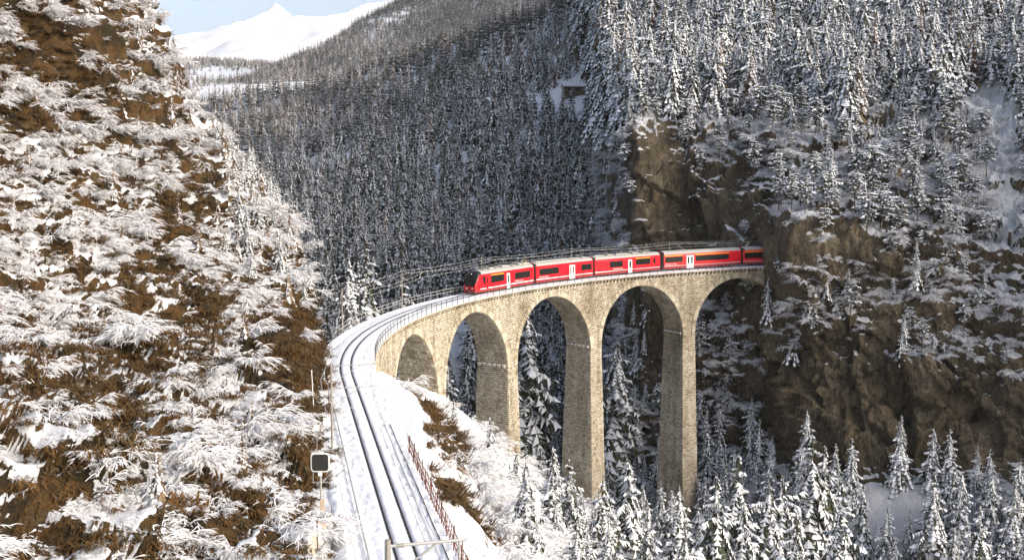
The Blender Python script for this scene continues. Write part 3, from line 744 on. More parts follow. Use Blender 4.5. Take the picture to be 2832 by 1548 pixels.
    for tx in txt:
        o = text('RhB Rhätische Bahn', .33, M['white'], body, Matrix(((1, 0, 0, tx), (0, 0, -1, 1.34), (0, 1, 0, 1.10), (0, 0, 0, 1)))) if False else text('\u25b6 Rh\u00e4tische Bahn', .34, M['white'], body, Matrix(((1, 0, 0, tx), (0, 0, 1, 1.332), (0, 1, 0, 1.10), (0, 0, 0, 1))))
    return body, M4
c1, M1 = car(28.1, 16.9, [(4.0, 7.75, 1.58, 2.72), (10.95, 15.6, 1.5, 2.62)], [(8.55, 9.45)], [(4.0, 7.75)], 1, (11.0,), [(2.6, 3.6, .10, 'equip'), (4.3, 5.6, .2, 'roofgrey'), (6.2, 7.4, .12, 'equip'), (8.0, 10.2, .22, 'roofgrey'), (11, 12.2, .12, 'equip'), (12.8, 13.9, .24, 'equip'), (14.3, 16.2, .2, 'roofgrey')], 'leading railcar with dark windscreen')
c2, M2 = car(45.6, 15.5, [(.95, 6.0, 1.52, 2.62), (12.1, 15.0, 1.5, 2.58)], [(8.85, 10.35)], [], 0, (.9,), [(.6, 12.0, .12, 'roofgrey'), (9.3, 10.0, .2, 'equip'), (13.0, 13.9, .22, 'equip')])
c3, M3 = car(61.6, 16.6, [(3.7, 6.95, 1.52, 2.62), (10.2, 13.9, 1.58, 2.7), (14.7, 15.3, 1.6, 2.6)], [(8.3, 9.25)], [(10.2, 13.9)], 0, (4.6,), [(.5, 3.0, .12, 'roofgrey'), (3.6, 5.2, .2, 'equip'), (5.8, 9.2, .14, 'roofgrey'), (9.8, 11.5, .2, 'equip'), (12.4, 13.2, .25, 'equip')])
c4, M4_ = car(79.2, 18.3, [(.4, 4.4, 1.55, 2.6), (7.35, 15.3, 1.55, 2.6)], [(5.3, 6.9)], [(.4, 4.4), (7.35, 15.3)], 0, (.5,), [(5.0, 5.8, .10, 'equip')])
c5, M5 = car(98.0, 18.3, [(.5, 8.6, 1.5, 2.6), (11.2, 17, 1.5, 2.6)], [(9.2, 10.8)], [(.5, 8.6)], 0, ())
for s0 in (45.05, 61.1, 78.4, 97.5):
    A = W(s0); B = W(s0+.7); t = Vector((B-A).tolist()).normalized(); r = Vector((t.y, -t.x, 0)); mb = MB(); c = Vector(((A+B)/2).tolist())-TL
    Mx = Matrix(((t.x, r.x, 0, c.x), (t.y, r.y, 0, c.y), (t.z, 0, 1, c.z), (0, 0, 0, 1)))
    for k in range(5): mb.box((-.36+.18*k, 0, 2.0), (.12, 2.1, 3.0), Mx); mb.box((-.27+.18*k, 0, 2.0), (.10, 1.9, 2.8), Mx)
    mb.build('gangway_bellows', M['bellow'], train)
# nose glazing, lamps, coupler, pantographs
def nose_pt(k, j, e=.02):
    st = [(-.05, .84, 1.75), (.10, .90, 2.15), (.32, .95, 2.75), (.58, .98, 3.25), (.9, .995, 3.58)][k]; x, wf, zt = st; kk = (zt-.3)/3.43
    y, z = PROF[j]; return (x-e, y*wf, .3+(z-.3)*kk+e)
mb = MB()
for k in range(4):
    P1 = [nose_pt(k, j) for j in (4, 5, 6, 7)]; P2 = [nose_pt(k+1, j) for j in (4, 5, 6, 7)]
    row1 = P1+[(x, -y, z) for x, y, z in P1[::-1]]; row2 = P2+[(x, -y, z) for x, y, z in P2[::-1]]
    for q in range(7): mb.quad(row1[q], row1[q+1], row2[q+1], row2[q])
mb.box((-.065, 0, 1.52), (.03, 1.75, .42)); mb.build('windscreen', M['tglass'], c1)
mb = MB(); mb.box((-.06, 0, .95), (.03, 2.0, .5)); mb.build('nose_panel', M['darkred'], c1)
mb = MB(); mb.v = [(1.0, 1.31, 1.62), (2.5, 1.345, 1.55), (2.5, 1.345, 2.7), (1.75, 1.335, 2.8), (1.3, 1.3, 2.3)]; mb.f = [(0, 1, 2, 3, 4)]; mb.build('cab_window', M['tglass'], c1)
mb = MB(); mb.box((2.95, 1.335, 1.7), (.5, .02, 2.0)); mb.build('cab_door', M['red'], c1); mb = MB(); mb.box((2.95, 1.345, 2.1), (.34, .02, .9)); mb.build('cab_door_window', M['tglass'], c1)
for sy in (-.55, .55):
    mb = MB(); mb.tube([(-.16, sy, 1.0), (.1, sy, 1.0)], .10, 10); mb.build('headlight', M['lamp'], c1)
mb = MB(); mb.tube([(.45, 0, 3.2), (.7, 0, 3.3)], .08, 8); mb.build('headlight', M['lamp'], c1)
mb = MB(); mb.box((-.35, 0, .65), (.7, .35, .3)); mb.box((.2, 0, .35), (.5, 2.0, .4)); mb.build('coupler', M['under'], c1)
def panto(body, x, up):
    mb = MB(); mb.box((x, 0, 3.82), (1.2, 1.3, .08))
    for sy in (-.55, .55):
        for dx in (-.5, .5): mb.tube([(x+dx, sy, 3.7), (x+dx, sy, 3.95)], .06, 6)
    mb.tube([(x+.5, 0, 3.9), (x-.6, 0, 3.9+.5*up), (x+.4, 0, 3.95+up)], .05, 5); mb.tube([(x+.4, -.7, 3.95+up), (x+.4, .7, 3.95+up)], .04, 5); mb.build('pantograph', M['equip'], body)
panto(c1, 15.4, .5); panto(c3, 14.2, 1.25)
mb = MB(); mb.box((15.6, .3, 3.95), (.5, .5, .35)); mb.build('insulator', M['copper'], c1)

# ------------------------------------------------------------------ masts and wires
def mast(s, offs, base, top, label, arm=3.4, r=.09, arms=((0., 1),), braces=True):
    e = empty('catenary_mast', W(s, offs, base).tolist()); tag(e, label, 'mast', 'catenary masts along the railway'); O = Vector(e.location)
    t, rr_, u = frame(s); sg = 1
    mb = MB(); mb.tube([(0, 0, 0), (0, 0, top-base)], [r*1.15, r*.8], 8); mb.build('pole', M['mast'], e)
    for dz, sgn in arms:
        mb = MB(); z = top-base-.25+dz; d = rr_*sgn; mb.tube([(0, 0, z), tuple(d*arm+Vector((0, 0, z+.05)))], r*.45, 6)
        if braces: mb.tube([(0, 0, z-1.3), tuple(d*arm*.62+Vector((0, 0, z)))], r*.35, 6)
        mb.tube([tuple(d*arm*.9+Vector((0, 0, z))), tuple(d*arm*.9+Vector((0, 0, z-.8)))], r*.3, 5)
        a = mb.build('cantilever_arm', M['steel'], e)
        m2 = MB(); m2.tube([tuple(d*.35+Vector((0, 0, z))), tuple(d*.6+Vector((0, 0, z)))], r*.6, 8); m2.build('insulator', M['mast'], e)
    return e
s38 = so(np.array(-5.9), np.array(38.5))[0].item(); s75 = so(np.array(-13.4), np.array(75.))[0].item()
nm = mast(s38, -2.45, -.4, 6.35, 'thick steel catenary mast cut by the bottom edge beside the track', 3.0, .14)
mast(s75, -2.75, -.4, 6.3, 'tall slim catenary mast left of the straight track', 3.3, .085, ((0., 1), (-1.6, 1)))
for s, lb, rr2 in ((-10, 'catenary mast at the near end of the viaduct before a snowy spruce', .08), (12.75, 'slim catenary mast on the viaduct edge ahead of the train', .07), (36.5, 'catenary mast behind the roof of the leading railcar', .07), (60.25, 'catenary mast behind the middle of the train', .07), (84, 'pale catenary mast behind the fourth coach near the tunnel', .07)):
    mast(s, -3.55, -.3, 5.15, lb, 3.3, rr2)
ms = [s38-36, s38, s75, -10, 12.75, 36.5, 60.25, 84, 107.5]
def wire(name, label, offs, z, sag, dz_ends=None):
    mb = MB()
    for a, b in zip(ms[:-1], ms[1:]):
        A, B = W(a, offs, z), W(b, offs, z); u_ = np.linspace(0, 1, 9)
        P = A[None]+(B-A)[None]*u_[:, None]; P[:, 2] -= sag*4*u_*(1-u_)*(abs(b-a)/24)**2
        mb.tube(P.tolist(), .015, 4, False)
    tag(mb.build(name, M['frost']), label, 'wire', 'overhead wires above the track')
wire('overhead_wire', 'frosted carrier wire strung between the mast tops', 0, 5.05, .35)
wire('overhead_wire', 'lower contact wire above the rails', 0, 4.3, .05)
wire('overhead_wire', 'frosted feeder wire on the outer side of the masts', -3.5, 5.1, .25)
wire('overhead_wire', 'second feeder wire beside the mast tops', -3.0, 4.75, .3)

# ------------------------------------------------------------------ trackside things
def on(px, py, Y): return at(px, py, Y)
# framed black board on a pole
bp = at(889, 1500, 58.); e = empty('signal_board', bp.tolist()); tag(e, 'black square board with rounded white frame on a pole left of track', 'sign')
zt = float(at(889, 1278, 58.)[2]-bp[2])
def rrect(w_, h_, r_, n=6):
    return [(sx*(w_/2-r_)+r_*math.cos(q), sy*(h_/2-r_)+r_*math.sin(q)) for sx, sy, q0 in ((1, 1, 0), (-1, 1, PI/2), (-1, -1, PI), (1, -1, 1.5*PI)) for q in np.linspace(q0, q0+PI/2, n)]
def plate(name, pts, y0, y1, mat, par, z):
    n = len(pts); V = [(x, y0, z+q) for x, q in pts]+[(x, y1, z+q) for x, q in pts]
    F = [tuple(range(n)), tuple(range(n, 2*n))[::-1]]+[(k, (k+1) % n, n+(k+1) % n, n+k) for k in range(n)]; return obj(name, V, F, mat, par)
plate('frame', rrect(1.04, 1.06, .2), -.02, .05, M['white'], e, zt); plate('panel', rrect(.90, .92, .15), -.045, -.021, M['black'], e, zt)
mb = MB(); mb.tube([(0, .1, 0), (0, .1, zt+.5)], .055, 8); mb.build('pole', M['steel'], e)
mb = MB(); mb.box((-.02, .02, zt-.66), (.22, .06, .2)); mb.build('number_plate', M['white'], e)
mb = MB(); mb.tube([(-.6, .1, zt+.62), (.6, .1, zt+.62)], .025, 5); mb.tube([(-.5, .1, zt-1.15), (.55, .1, zt-1.15)], .025, 5); mb.tube([(-.42, .1, zt-.5), (-.42, .1, zt-1.15)], .02, 5); mb.build('bracket', M['steel'], e)
mb = MB(); mb.box((.08, -.02, zt-2.4), (.25, .2, .62)); mb.build('cabinet', M['cream'], e); mb = MB(); mb.box((.08, -.02, zt-2.95), (.26, .2, .4)); mb.build('cabinet', M['steel'], e)
# small house-shaped kilometre sign
bp = at(876, 1240, 66.); e = empty('marker_sign', bp.tolist()); tag(e, 'tiny white house-shaped marker sign beside the tall mast', 'sign'); z = float(at(876, 1190, 66.)[2]-bp[2])
mb = MB(); mb.v = [(-.18, 0, z), (.18, 0, z), (.18, 0, z+.26), (0, 0, z+.44), (-.18, 0, z+.26)]; mb.v += [(x, .03, q) for x, _, q in mb.v]; mb.f = [(0, 1, 2, 3, 4), (9, 8, 7, 6, 5)]+[(k, (k+1) % 5+0, 5+(k+1) % 5, 5+k) for k in range(5)]; mb.build('plate', M['white'], e)
mb = MB(); mb.tube([(0, .06, -.6), (0, .06, z+.3)], .025, 6); mb.build('pole', M['mast'], e)
bp = at(867, 1100, 84.); e = empty('marker_post', bp.tolist()); tag(e, 'thin white marker post at the foot of the hillside', 'post'); zt = float(at(861, 1022, 84.)[2]-bp[2])
mb = MB(); mb.tube([(0, 0, -.8), (-.12, 0, zt)], .035, 6); mb.build('pole', M['white'], e); mb = MB(); mb.tube([(-.02, 0, zt*.45), (-.05, 0, zt*.52)], .06, 6); mb.build('collar', M['steel'], e)
# concrete wing wall and low steel box at the bottom left of the track
A = at(852, 1548, 51.5); B = at(890, 1462, 56.)
e = empty('wing_wall', A.tolist()); tag(e, 'pale concrete wing wall below the black board', 'wall')
d = Vector((B-A).tolist()); mb = MB(); tk = Vector((.12, -.25, 0))
q = [Vector((0, 0, -1.2)), d+Vector((0, 0, -1.6)), d+Vector((0, 0, .1)), Vector((0, 0, 1.0))]
V = [tuple(x) for x in q]+[tuple(x-Vector((.3, -.2, 0))) for x in q]; obj('slab', V, [(0, 1, 2, 3), (7, 6, 5, 4), (3, 2, 6, 7), (0, 3, 7, 4), (1, 5, 6, 2)], M['concrete'], e)
V = [tuple(x+Vector((0, 0, z))) for x, z in ((q[3], .004), (q[2], .004))]+[tuple(x+Vector((-.3, .2, .004))) for x in (q[2], q[3])]; obj('coping', [*V, *[(a, b, c+.1) for a, b, c in V]], [(4, 5, 6, 7), (0, 1, 5, 4), (1, 2, 6, 5), (2, 3, 7, 6), (3, 0, 4, 7)], M['snow'], e)
mb = MB(); mb.box((d.x*1.05, d.y*1.05, d.z+.15), (.4, .4, .5)); mb.build('cap_block', M['cream'], e)
bp = at(884, 1560, 50.5); e = empty('relay_cabinet', bp.tolist()); tag(e, 'small grey trackside cabinet at the lower left beside the track', 'cabinet')
mb = MB(); mb.box((0, 0, .25), (.34, .3, .9)); mb.build('housing', M['steel'], e); mb = MB(); mb.box((0, 0, .73), (.4, .36, .06)); mb.build('lid', M['mast'], e)
mb = MB(); mb.tube([(-.09, 0, -.2), (-.09, 0, 2.2)], .03, 6); mb.build('pole', M['rust'], e)
# pipe handrail on the left shoulder
s = np.arange(s38-14, -47, 2.0); mb = MB(); mb.tube(W(s, -1.95, .12).tolist(), .075, 8)
tag(mb.build('cable_pipe', M['frost']), 'long snow capped pipe running along the left shoulder of the track', 'pipe')
# cable duct and thin lines on the right shelf
for offs, r_, z_, lb, mt in ((2.1, .03, -.10, 'dark cable lying on the snow shelf right of the track', 'under'), (1.62, .014, -.08, 'thin grey cable nearest the right rail', 'mast'), (1.25, .011, -.05, 'faint thin cable between the rail and the dark cable', 'mast')):
    s = np.arange(-112, -58, 1.5); mb = MB(); mb.tube([(W(q, offs+.015*math.sin(q*.7), z_+.004*math.sin(q*1.9))).tolist() for q in s], r_, 6)
    tag(mb.build('track_cable', M[mt]), lb, 'cable')
# rusty fence
e = empty('rusty_fence', W(-90, 2.6, 0).tolist()); tag(e, 'rusty red steel fence along the right edge of the embankment', 'fence'); O = np.array(e.location)
fs = np.arange(-112, -66, 2.2)
for q in fs:
    mb = MB(); p = W(q, 2.62, -.5)-O; k = rnd.uniform(-.12, .12); mb.tube([p.tolist(), (p+[k, rnd.uniform(-.15, .15), 1.6]).tolist()], .036, 5); mb.build('post', M['rust'], e)
for zr in (.1, .5, .95):
    mb = MB(); mb.tube([(W(q, 2.62+rnd.uniform(-.05, .05), zr+rnd.uniform(-.08, .04))-O).tolist() for q in fs], .022, 4); mb.build('strand', M['rust'], e)
mb = MB()
for q in np.arange(-112, -67, .75):
    a = W(q, 2.62, -.3)-O; b = W(q+1.1, 2.62, .95)-O; mb.tube([a.tolist(), b.tolist()], .016, 4, False); a = W(q+1.1, 2.62, -.3)-O; b = W(q, 2.62, .95)-O; mb.tube([a.tolist(), b.tolist()], .016, 4, False)
mb.build('mesh_panel', M['rust'], e)

# buildings in the forest
def barn(px, py, Y, wd, dp, h, rz, label, mat='wood'):
    i_ = int(((valley.px-px)**2+(valley.py-py)**2).argmin()); b_ = valley.P.reshape(-1, 3)[i_]; e = empty('mountain_building', b_.tolist(), rz); tag(e, label, 'building')
    mb = MB(); mb.box((0, 0, h/2-1.5), (wd, dp, h+3)); mb.build('wall', M[mat], e)
    mb = MB(); o_ = .6; V = [(-wd/2-o_, -dp/2-o_, h-.2), (wd/2+o_, -dp/2-o_, h-.2), (wd/2+o_, 0, h+dp*.28), (-wd/2-o_, 0, h+dp*.28), (-wd/2-o_, dp/2+o_, h-.2), (wd/2+o_, dp/2+o_, h-.2)]
    V += [(a, b2, c+.45) for a, b2, c in V]; F = [(6, 7, 8, 9), (9, 8, 11, 10), (0, 1, 7, 6), (4, 10, 11, 5), (0, 6, 9, 3), (3, 9, 10, 4), (1, 2, 8, 7), (2, 5, 11, 8)]
    obj('roof', V, F, M['tsnow'], e)
    for k in range(3):
        mb = MB(); mb.box((-wd*.3+k*wd*.3, -dp/2-.03, h*.55), (wd*.14, .1, h*.34)); mb.build('window', M['tframe'], e)
barn(1592, 276, 487, 11.5, 6, 3.0, .15, 'long low building with a snowy roof in the forest clearing')
barn(1365, 300, 520, 6, 6, 2.4, .6, 'little snow roofed hut among the spruces left of the clearing', 'concrete')

# ------------------------------------------------------------------ vegetation prototypes
def conifer(seed, h, wh, per, m, rmax, snow, kind='spruce'):
    """trunk, crown and snow geometry of one conifer (base at the origin)"""
    r = random.Random(seed); tv = MB(); lean = (r.uniform(-.02, .02)*h, r.uniform(-.02, .02)*h)
    tv.tube([(0, 0, -1.5), (0, 0, 0), (lean[0]*.4, lean[1]*.4, h*.5), (lean[0], lean[1], h*.99)], [h*.018, h*.016, h*.010, .012], 6, False)
    G, S = [], []
    z0 = .10 if kind == 'spruce' else (.34 if kind == 'pine' else .12)
    for k in range(wh):
        f = z0+(1-z0)*(k+r.uniform(.0, .8))/wh; z = f*h; q = (1-f)/(1-z0)
        if kind == 'pine': rad = rmax*(.35+.75*math.sin(PI*min(1, q*.9+.12)))*r.uniform(.55, 1.1)
        else: rad = rmax*(q**.8)*r.uniform(.78, 1.12)+.12
        a0_ = r.uniform(0, 2*PI); n = max(3, int(per*(.55+.45*q)))
        for b in range(n):
            if r.random() < .07: continue
            a = a0_+2*PI*b/n+r.uniform(-.25, .25); Lb = rad*r.uniform(.62, 1.15)
            slope = (-.42*q+(.22 if snow < .86 else .08)) if kind != 'pine' else r.uniform(-.15, .2)
            dirx, diry = math.cos(a), math.sin(a); sx, sy = -diry, dirx; pts = []
            zj = z+r.uniform(-.3, .3)*h/wh
            for j in range(m+1):
                t = j/m; pts.append((lean[0]*f+dirx*Lb*t, lean[1]*f+diry*Lb*t, zj+slope*Lb*t-.30*Lb*t*t+.12*Lb*t**4))
            loaded = r.random() < snow
            for j in range(m):
                t = (j+.5)/m; wdt = (.34*Lb*(1-.75*t)+.10*Lb*t+.06)*r.uniform(.7, 1.25)
                A, B = pts[j], pts[j+1]
                for sg in (-1, 1):
                    fw = .45*Lb/m*r.uniform(.4, 1.6); dr = wdt*(r.uniform(.25, .6) if snow < .86 else r.uniform(.45, 1.0))
                    tip = ((A[0]+B[0])/2+sx*sg*wdt+dirx*fw, (A[1]+B[1])/2+sy*sg*wdt+diry*fw, (A[2]+B[2])/2-dr)
                    G.append((A, B, tip))
                    if loaded and r.random() < (.80 if snow > .86 else .74):
                        up = .05+.05*r.random(); k2 = r.uniform(.62, .95)
                        c = [(A[i]+B[i])/2 for i in range(3)]; tp2 = tuple(c[i]+(tip[i]-c[i])*k2+(up*.6 if i == 2 else 0) for i in range(3))
                        S.append(((A[0], A[1], A[2]+up), (B[0], B[1], B[2]+up), tp2))
                if loaded and j == m-1 and (m > 2) and r.random() < snow*.5:        # snow pad bending the tip
                    c = Vector(A).lerp(Vector(B), .55); ax = Vector((dirx, diry, -.35))*(.15*Lb+.06)*r.uniform(.6, 1.3); bx_ = Vector((sx, sy, 0))*(.12*Lb+.05)*r.uniform(.6, 1.3); hz_ = .05*Lb+.04
                    ring = [c+ax*math.cos(q)+bx_*math.sin(q)*r.uniform(.8, 1.2)-Vector((0, 0, hz_*r.uniform(.5, 1.6))) for q in (0, 1.047, 2.094, 3.142, 4.189, 5.236)]; tp_c = c+Vector((0, 0, hz_))
                    for q in range(6): S.append((tuple(tp_c), tuple(ring[q]), tuple(ring[(q+1) % 6])))
                if j > 0 or m < 3:
                    hd = wdt*r.uniform(.4, .9); G.append((A, B, ((A[0]+B[0])/2, (A[1]+B[1])/2, (A[2]+B[2])/2-hd)))
    def tri(Ls): 
        V = [p for t3 in Ls for p in t3]; return V, [(3*i, 3*i+1, 3*i+2) for i in range(len(Ls))]
    # leader
    top = (lean[0], lean[1], h*1.02)
    for b in range(4):
        a = b*PI/2; G.append((top, (lean[0]+.16*math.cos(a), lean[1]+.16*math.sin(a), h*.93), (lean[0]+.16*math.cos(a+1), lean[1]+.16*math.sin(a+1), h*.93)))
        S.append((top, (lean[0]+.07*math.cos(a+.6), lean[1]+.07*math.sin(a+.6), h*.975), (lean[0]+.07*math.cos(a+1.5), lean[1]+.07*math.sin(a+1.5), h*.975)))
    # snow faces look up
    S2 = []
    for A, B, C in S:
        n = (Vector(B)-Vector(A)).cross(Vector(C)-Vector(A)); S2.append((A, B, C) if n.z > 0 else (A, C, B))
    return (tv.v, tv.f), tri(G), tri(S2)
class Proto: pass
def proto(name, needle, *a, **k):
    (tv, tf), (gv, gf), (sv_, sf) = conifer(*a, **k); p = Proto(); p.h = a[1]
    p.trunk = mesh('trunk', tv, tf, M['bark']); p.crown = mesh('crown', gv, gf, M[needle]); p.snow = mesh('snow', sv_, sf, M['tsnow'])
    n1, n2 = len(tv), len(tv)+len(gv); F = tf+[tuple(n1+i for i in f) for f in gf]+[tuple(n2+i for i in f) for f in sf]
    p.whole = mesh(name, tv+gv+sv_, F, [M['bark'], M[needle], M['tsnow']], mi=[0]*len(tf)+[1]*len(gf)+[2]*len(sf)); return p
near = [proto('spruce', 'needle', 100+i, 12, 24, 11, 8, 3.1+.35*(i % 3), .98) for i in range(4)]
mid  = [proto('spruce', 'needle', 200+i, 14, 18, 9, 4, 2.9+.35*(i % 3), [.7, .8, .85, .76][i]) for i in range(4)]
midw = [proto('spruce', 'needle', 230+i, 13, 18, 9, 4, 2.8+.4*(i % 2), .98) for i in range(3)]
pines = [proto('pine', 'needle', 260+i, 12, 14, 9, 5, 2.6+.4*(i % 3), .9, 'pine') for i in range(4)]
farp = [proto('spruce', 'needle', 300+i, 14, 11, 7, 2, 3.7, [.5, .7, .85][i]) for i in range(3)]
larch = [proto('larch', 'needle_b', 320+i, 13, 13, 9, 3, 2.7, .85, 'larch') for i in range(3)]

def shrub(seed, n_stem=8, nb_=9, nt_=5, size=2.6, fan=1.1):
    r = random.Random(seed); B_, S_ = [], []
    def twig(p, d, ln, droop, wb, ws, segs=3):
        q = Vector(p); d = Vector(d).normalized(); pts = [q.copy()]
        for i in range(segs):
            d = (d+Vector((r.uniform(-.15, .15), r.uniform(-.15, .15), -droop+r.uniform(-.1, .1)))).normalized(); q = q+d*(ln/segs); pts.append(q.copy())
        for i in range(segs):
            a, b = pts[i], pts[i+1]; t = (b-a); sd_ = Vector((t.y, -t.x, 0)); sd_ = sd_.normalized() if sd_.length > 1e-4 else Vector((1, 0, 0))
            k1 = 1-.75*i/segs; k2 = 1-.75*(i+1)/segs
            B_.append((a+sd_*wb*k1, b+sd_*wb*k2, b-sd_*wb*k2-Vector((0, 0, wb)), a-sd_*wb*k1-Vector((0, 0, wb))))
            up = Vector((0, 0, ws*1.1))
            if r.random() < .93:
                S_.append((a-sd_*ws*k1, b-sd_*ws*k2, b+up*k2, a+up*k1)); S_.append((a+up*k1, b+up*k2, b+sd_*ws*k2, a+sd_*ws*k1))
        return pts
    for s in range(n_stem):
        a = r.gauss(0, fan); d = (math.cos(a), math.sin(a), r.uniform(.3, 2.2)); ln = size*r.uniform(.6, 1.2)
        st = twig((r.uniform(-.3, .3), r.uniform(-.3, .3), -.3), d, ln, .24, .04, .042, 5)
        for b in range(nb_):
            i = r.randrange(1, 5); p = st[i].lerp(st[i+1], r.random()); a2 = a+r.uniform(-1.1, 1.1)
            br = twig(p, (math.cos(a2), math.sin(a2), r.uniform(-.2, .7)), ln*r.uniform(.3, .6), .24, .022, .030, 3)
            for c in range(nt_):
                j = r.randrange(0, 3); p2 = br[j].lerp(br[j+1], r.random()); a3 = a2+r.uniform(-.9, .9)
                twig(p2, (math.cos(a3), math.sin(a3), r.uniform(-.4, .4)), ln*r.uniform(.12, .3), .28, .012, .022, 2)
    def q(Ls): return [tuple(p) for t4 in Ls for p in t4], [(4*i, 4*i+1, 4*i+2, 4*i+3) for i in range(len(Ls))]
    p = Proto(); bv, bf = q(B_); sv_, sf = q(S_)
    p.branch = mesh('branches', bv, bf, M['twig']); p.snow = mesh('snow', sv_, sf, M['tsnow']); n = len(bv)
    p.whole = mesh('shrub', bv+sv_, bf+[tuple(n+i for i in f) for f in sf], [M['twig'], M['tsnow']], mi=[0]*len(bf)+[1]*len(sf)); return p
shrubs = [shrub(400+i, 12, 12, 9, 2.4, [.9, 1.4, 2.2][i % 3]) for i in range(6)]
tufts = [shrub(430+i, 7, 5, 2, 1.0, 1.6) for i in range(3)]
def grass(seed, n=60, size=.8):
    r = random.Random(seed); V, F = [], []
    for i in range(n):
        a = r.gauss(0, 1.0); x, y = r.gauss(0, .35), r.gauss(0, .35); ln = size*r.uniform(.5, 1.2); w_ = .035
        d = Vector((math.cos(a)*.8, math.sin(a)*.8, r.uniform(.2, .7))).normalized(); s_ = Vector((-d.y, d.x, 0)).normalized()*w_; p = Vector((x, y, -.1)); m_ = p+d*ln*.6; e_ = m_+(d+Vector((0, 0, -.9))).normalized()*ln*.5
        k = len(V); V += [tuple(p-s_), tuple(p+s_), tuple(m_+s_), tuple(m_-s_), tuple(e_)]; F += [(k, k+1, k+2, k+3), (k+3, k+2, k+4)]
    p = Proto(); p.whole = mesh('grass', V, F, M['grass']); return p
grasses = [grass(450+i) for i in range(3)]

# ------------------------------------------------------------------ placing
def scatter(p, n, prob, rg, horizontal=False):
    A = p.area[:, :]*(np.abs(p.n[:-1, :-1, 2]) if horizontal else 1); c = A.reshape(-1).cumsum(); idx = np.searchsorted(c, rg.random(n)*c[-1]); nu_ = A.shape[1]
    i, j = np.minimum(idx//nu_, A.shape[0]-1), idx % nu_; u_, v_ = rg.random(n), rg.random(n)
    def bl(G):
        G = G if G.ndim == 3 else G[..., None]; k = u_[:, None]; q = v_[:, None]
        return (G[i, j]*(1-k)+G[i, j+1]*k)*(1-q)+(G[i+1, j]*(1-k)+G[i+1, j+1]*k)*q
    P = bl(p.P); nz = bl(p.n); px = bl(p.px)[:, 0] if hasattr(p, 'px') else 0*u_; py_ = bl(p.py)[:, 0] if hasattr(p, 'py') else 0*u_; b = bl(p.bias)[:, 0]
    k = rg.random(n) < prob(px, py_, P, nz, b); return P[k], nz[k]
def thin(P, d):
    """keep points at least d apart (d may be per point), in random order"""
    cell = {}; keep = []; d = np.broadcast_to(np.asarray(d, float), (len(P),)); cs_ = float(d.max()) if len(P) else 1
    for i, p in enumerate(P):
        k = tuple(np.floor(p[:2]/cs_).astype(int)); ok = True
        for dx in (-1, 0, 1):
            for dy in (-1, 0, 1):
                for j in cell.get((k[0]+dx, k[1]+dy), ()):
                    if (P[j][0]-p[0])**2+(P[j][1]-p[1])**2+.25*(P[j][2]-p[2])**2 < d[i]**2: ok = False; break
                if not ok: break
            if not ok: break
        if ok: cell.setdefault(k, []).append(i); keep.append(i)
    return np.array(keep, int)

# stuff: one object with geometry nodes instancing
def stuff(name, label, cat, protos, P, rot, scl, idx):
    col = bpy.data.collections.new(name+'_kinds')
    for i, q in enumerate(protos): col.objects.link(bpy.data.objects.new('%s_kind_%02d' % (name, i), q.whole))
    m_ = bpy.data.meshes.new(name); m_.from_pydata(np.asarray(P).tolist(), [], [])
    for nm_, ty, a in (('rot', 'FLOAT', rot), ('scl', 'FLOAT', scl), ('idx', 'INT', idx)):
        m_.attributes.new(nm_, ty, 'POINT').data.foreach_set('value', np.asarray(a, np.int32 if ty == 'INT' else np.float32))
    o = link(bpy.data.objects.new(name, m_)); tag(o, label, cat, kind='stuff')
    ng = bpy.data.node_groups.new(name, 'GeometryNodeTree'); ng.interface.new_socket('Geometry', in_out='INPUT', socket_type='NodeSocketGeometry'); ng.interface.new_socket('Geometry', in_out='OUTPUT', socket_type='NodeSocketGeometry')
    gi, go = ng.nodes.new('NodeGroupInput'), ng.nodes.new('NodeGroupOutput'); ip = ng.nodes.new('GeometryNodeInstanceOnPoints'); ci = ng.nodes.new('GeometryNodeCollectionInfo')
    ci.inputs['Collection'].default_value = col; ci.inputs['Separate Children'].default_value = True; ci.inputs['Reset Children'].default_value = True
    def na(nm_, ty):
        n = ng.nodes.new('GeometryNodeInputNamedAttribute'); n.data_type = ty; n.inputs[0].default_value = nm_; return n.outputs[0]
    cx = ng.nodes.new('ShaderNodeCombineXYZ'); ng.links.new(na('rot', 'FLOAT'), cx.inputs[2])
    ng.links.new(gi.outputs[0], ip.inputs['Points']); ng.links.new(ci.outputs[0], ip.inputs['Instance']); ip.inputs['Pick Instance'].default_value = True
    ng.links.new(na('idx', 'INT'), ip.inputs['Instance Index']); ng.links.new(cx.outputs[0], ip.inputs['Rotation'])
    c2_ = ng.nodes.new('ShaderNodeCombineXYZ'); sc_ = na('scl', 'FLOAT')
    for k in range(3): ng.links.new(sc_, c2_.inputs[k])
    ng.links.new(c2_.outputs[0], ip.inputs['Scale']); ng.links.new(ip.outputs[0], go.inputs[0])
    md = o.modifiers.new('scatter', 'NODES'); md.node_group = ng; return o

TREES = []   # (P, height, set name, label)
def inframe(P, m_=60):
    x_, y_, d_ = pix(P); return (x_ > -m_) & (x_ < 2832+m_) & (y_ > -m_) & (y_ < 1548+m_+200)
def add_trees(P, h0, h1, kinds, label, group, rg):
    for p in P: TREES.append((p, rg.uniform(h0, h1), kinds[rg.integers(len(kinds))], label, group))
rg = np.random.default_rng(11)
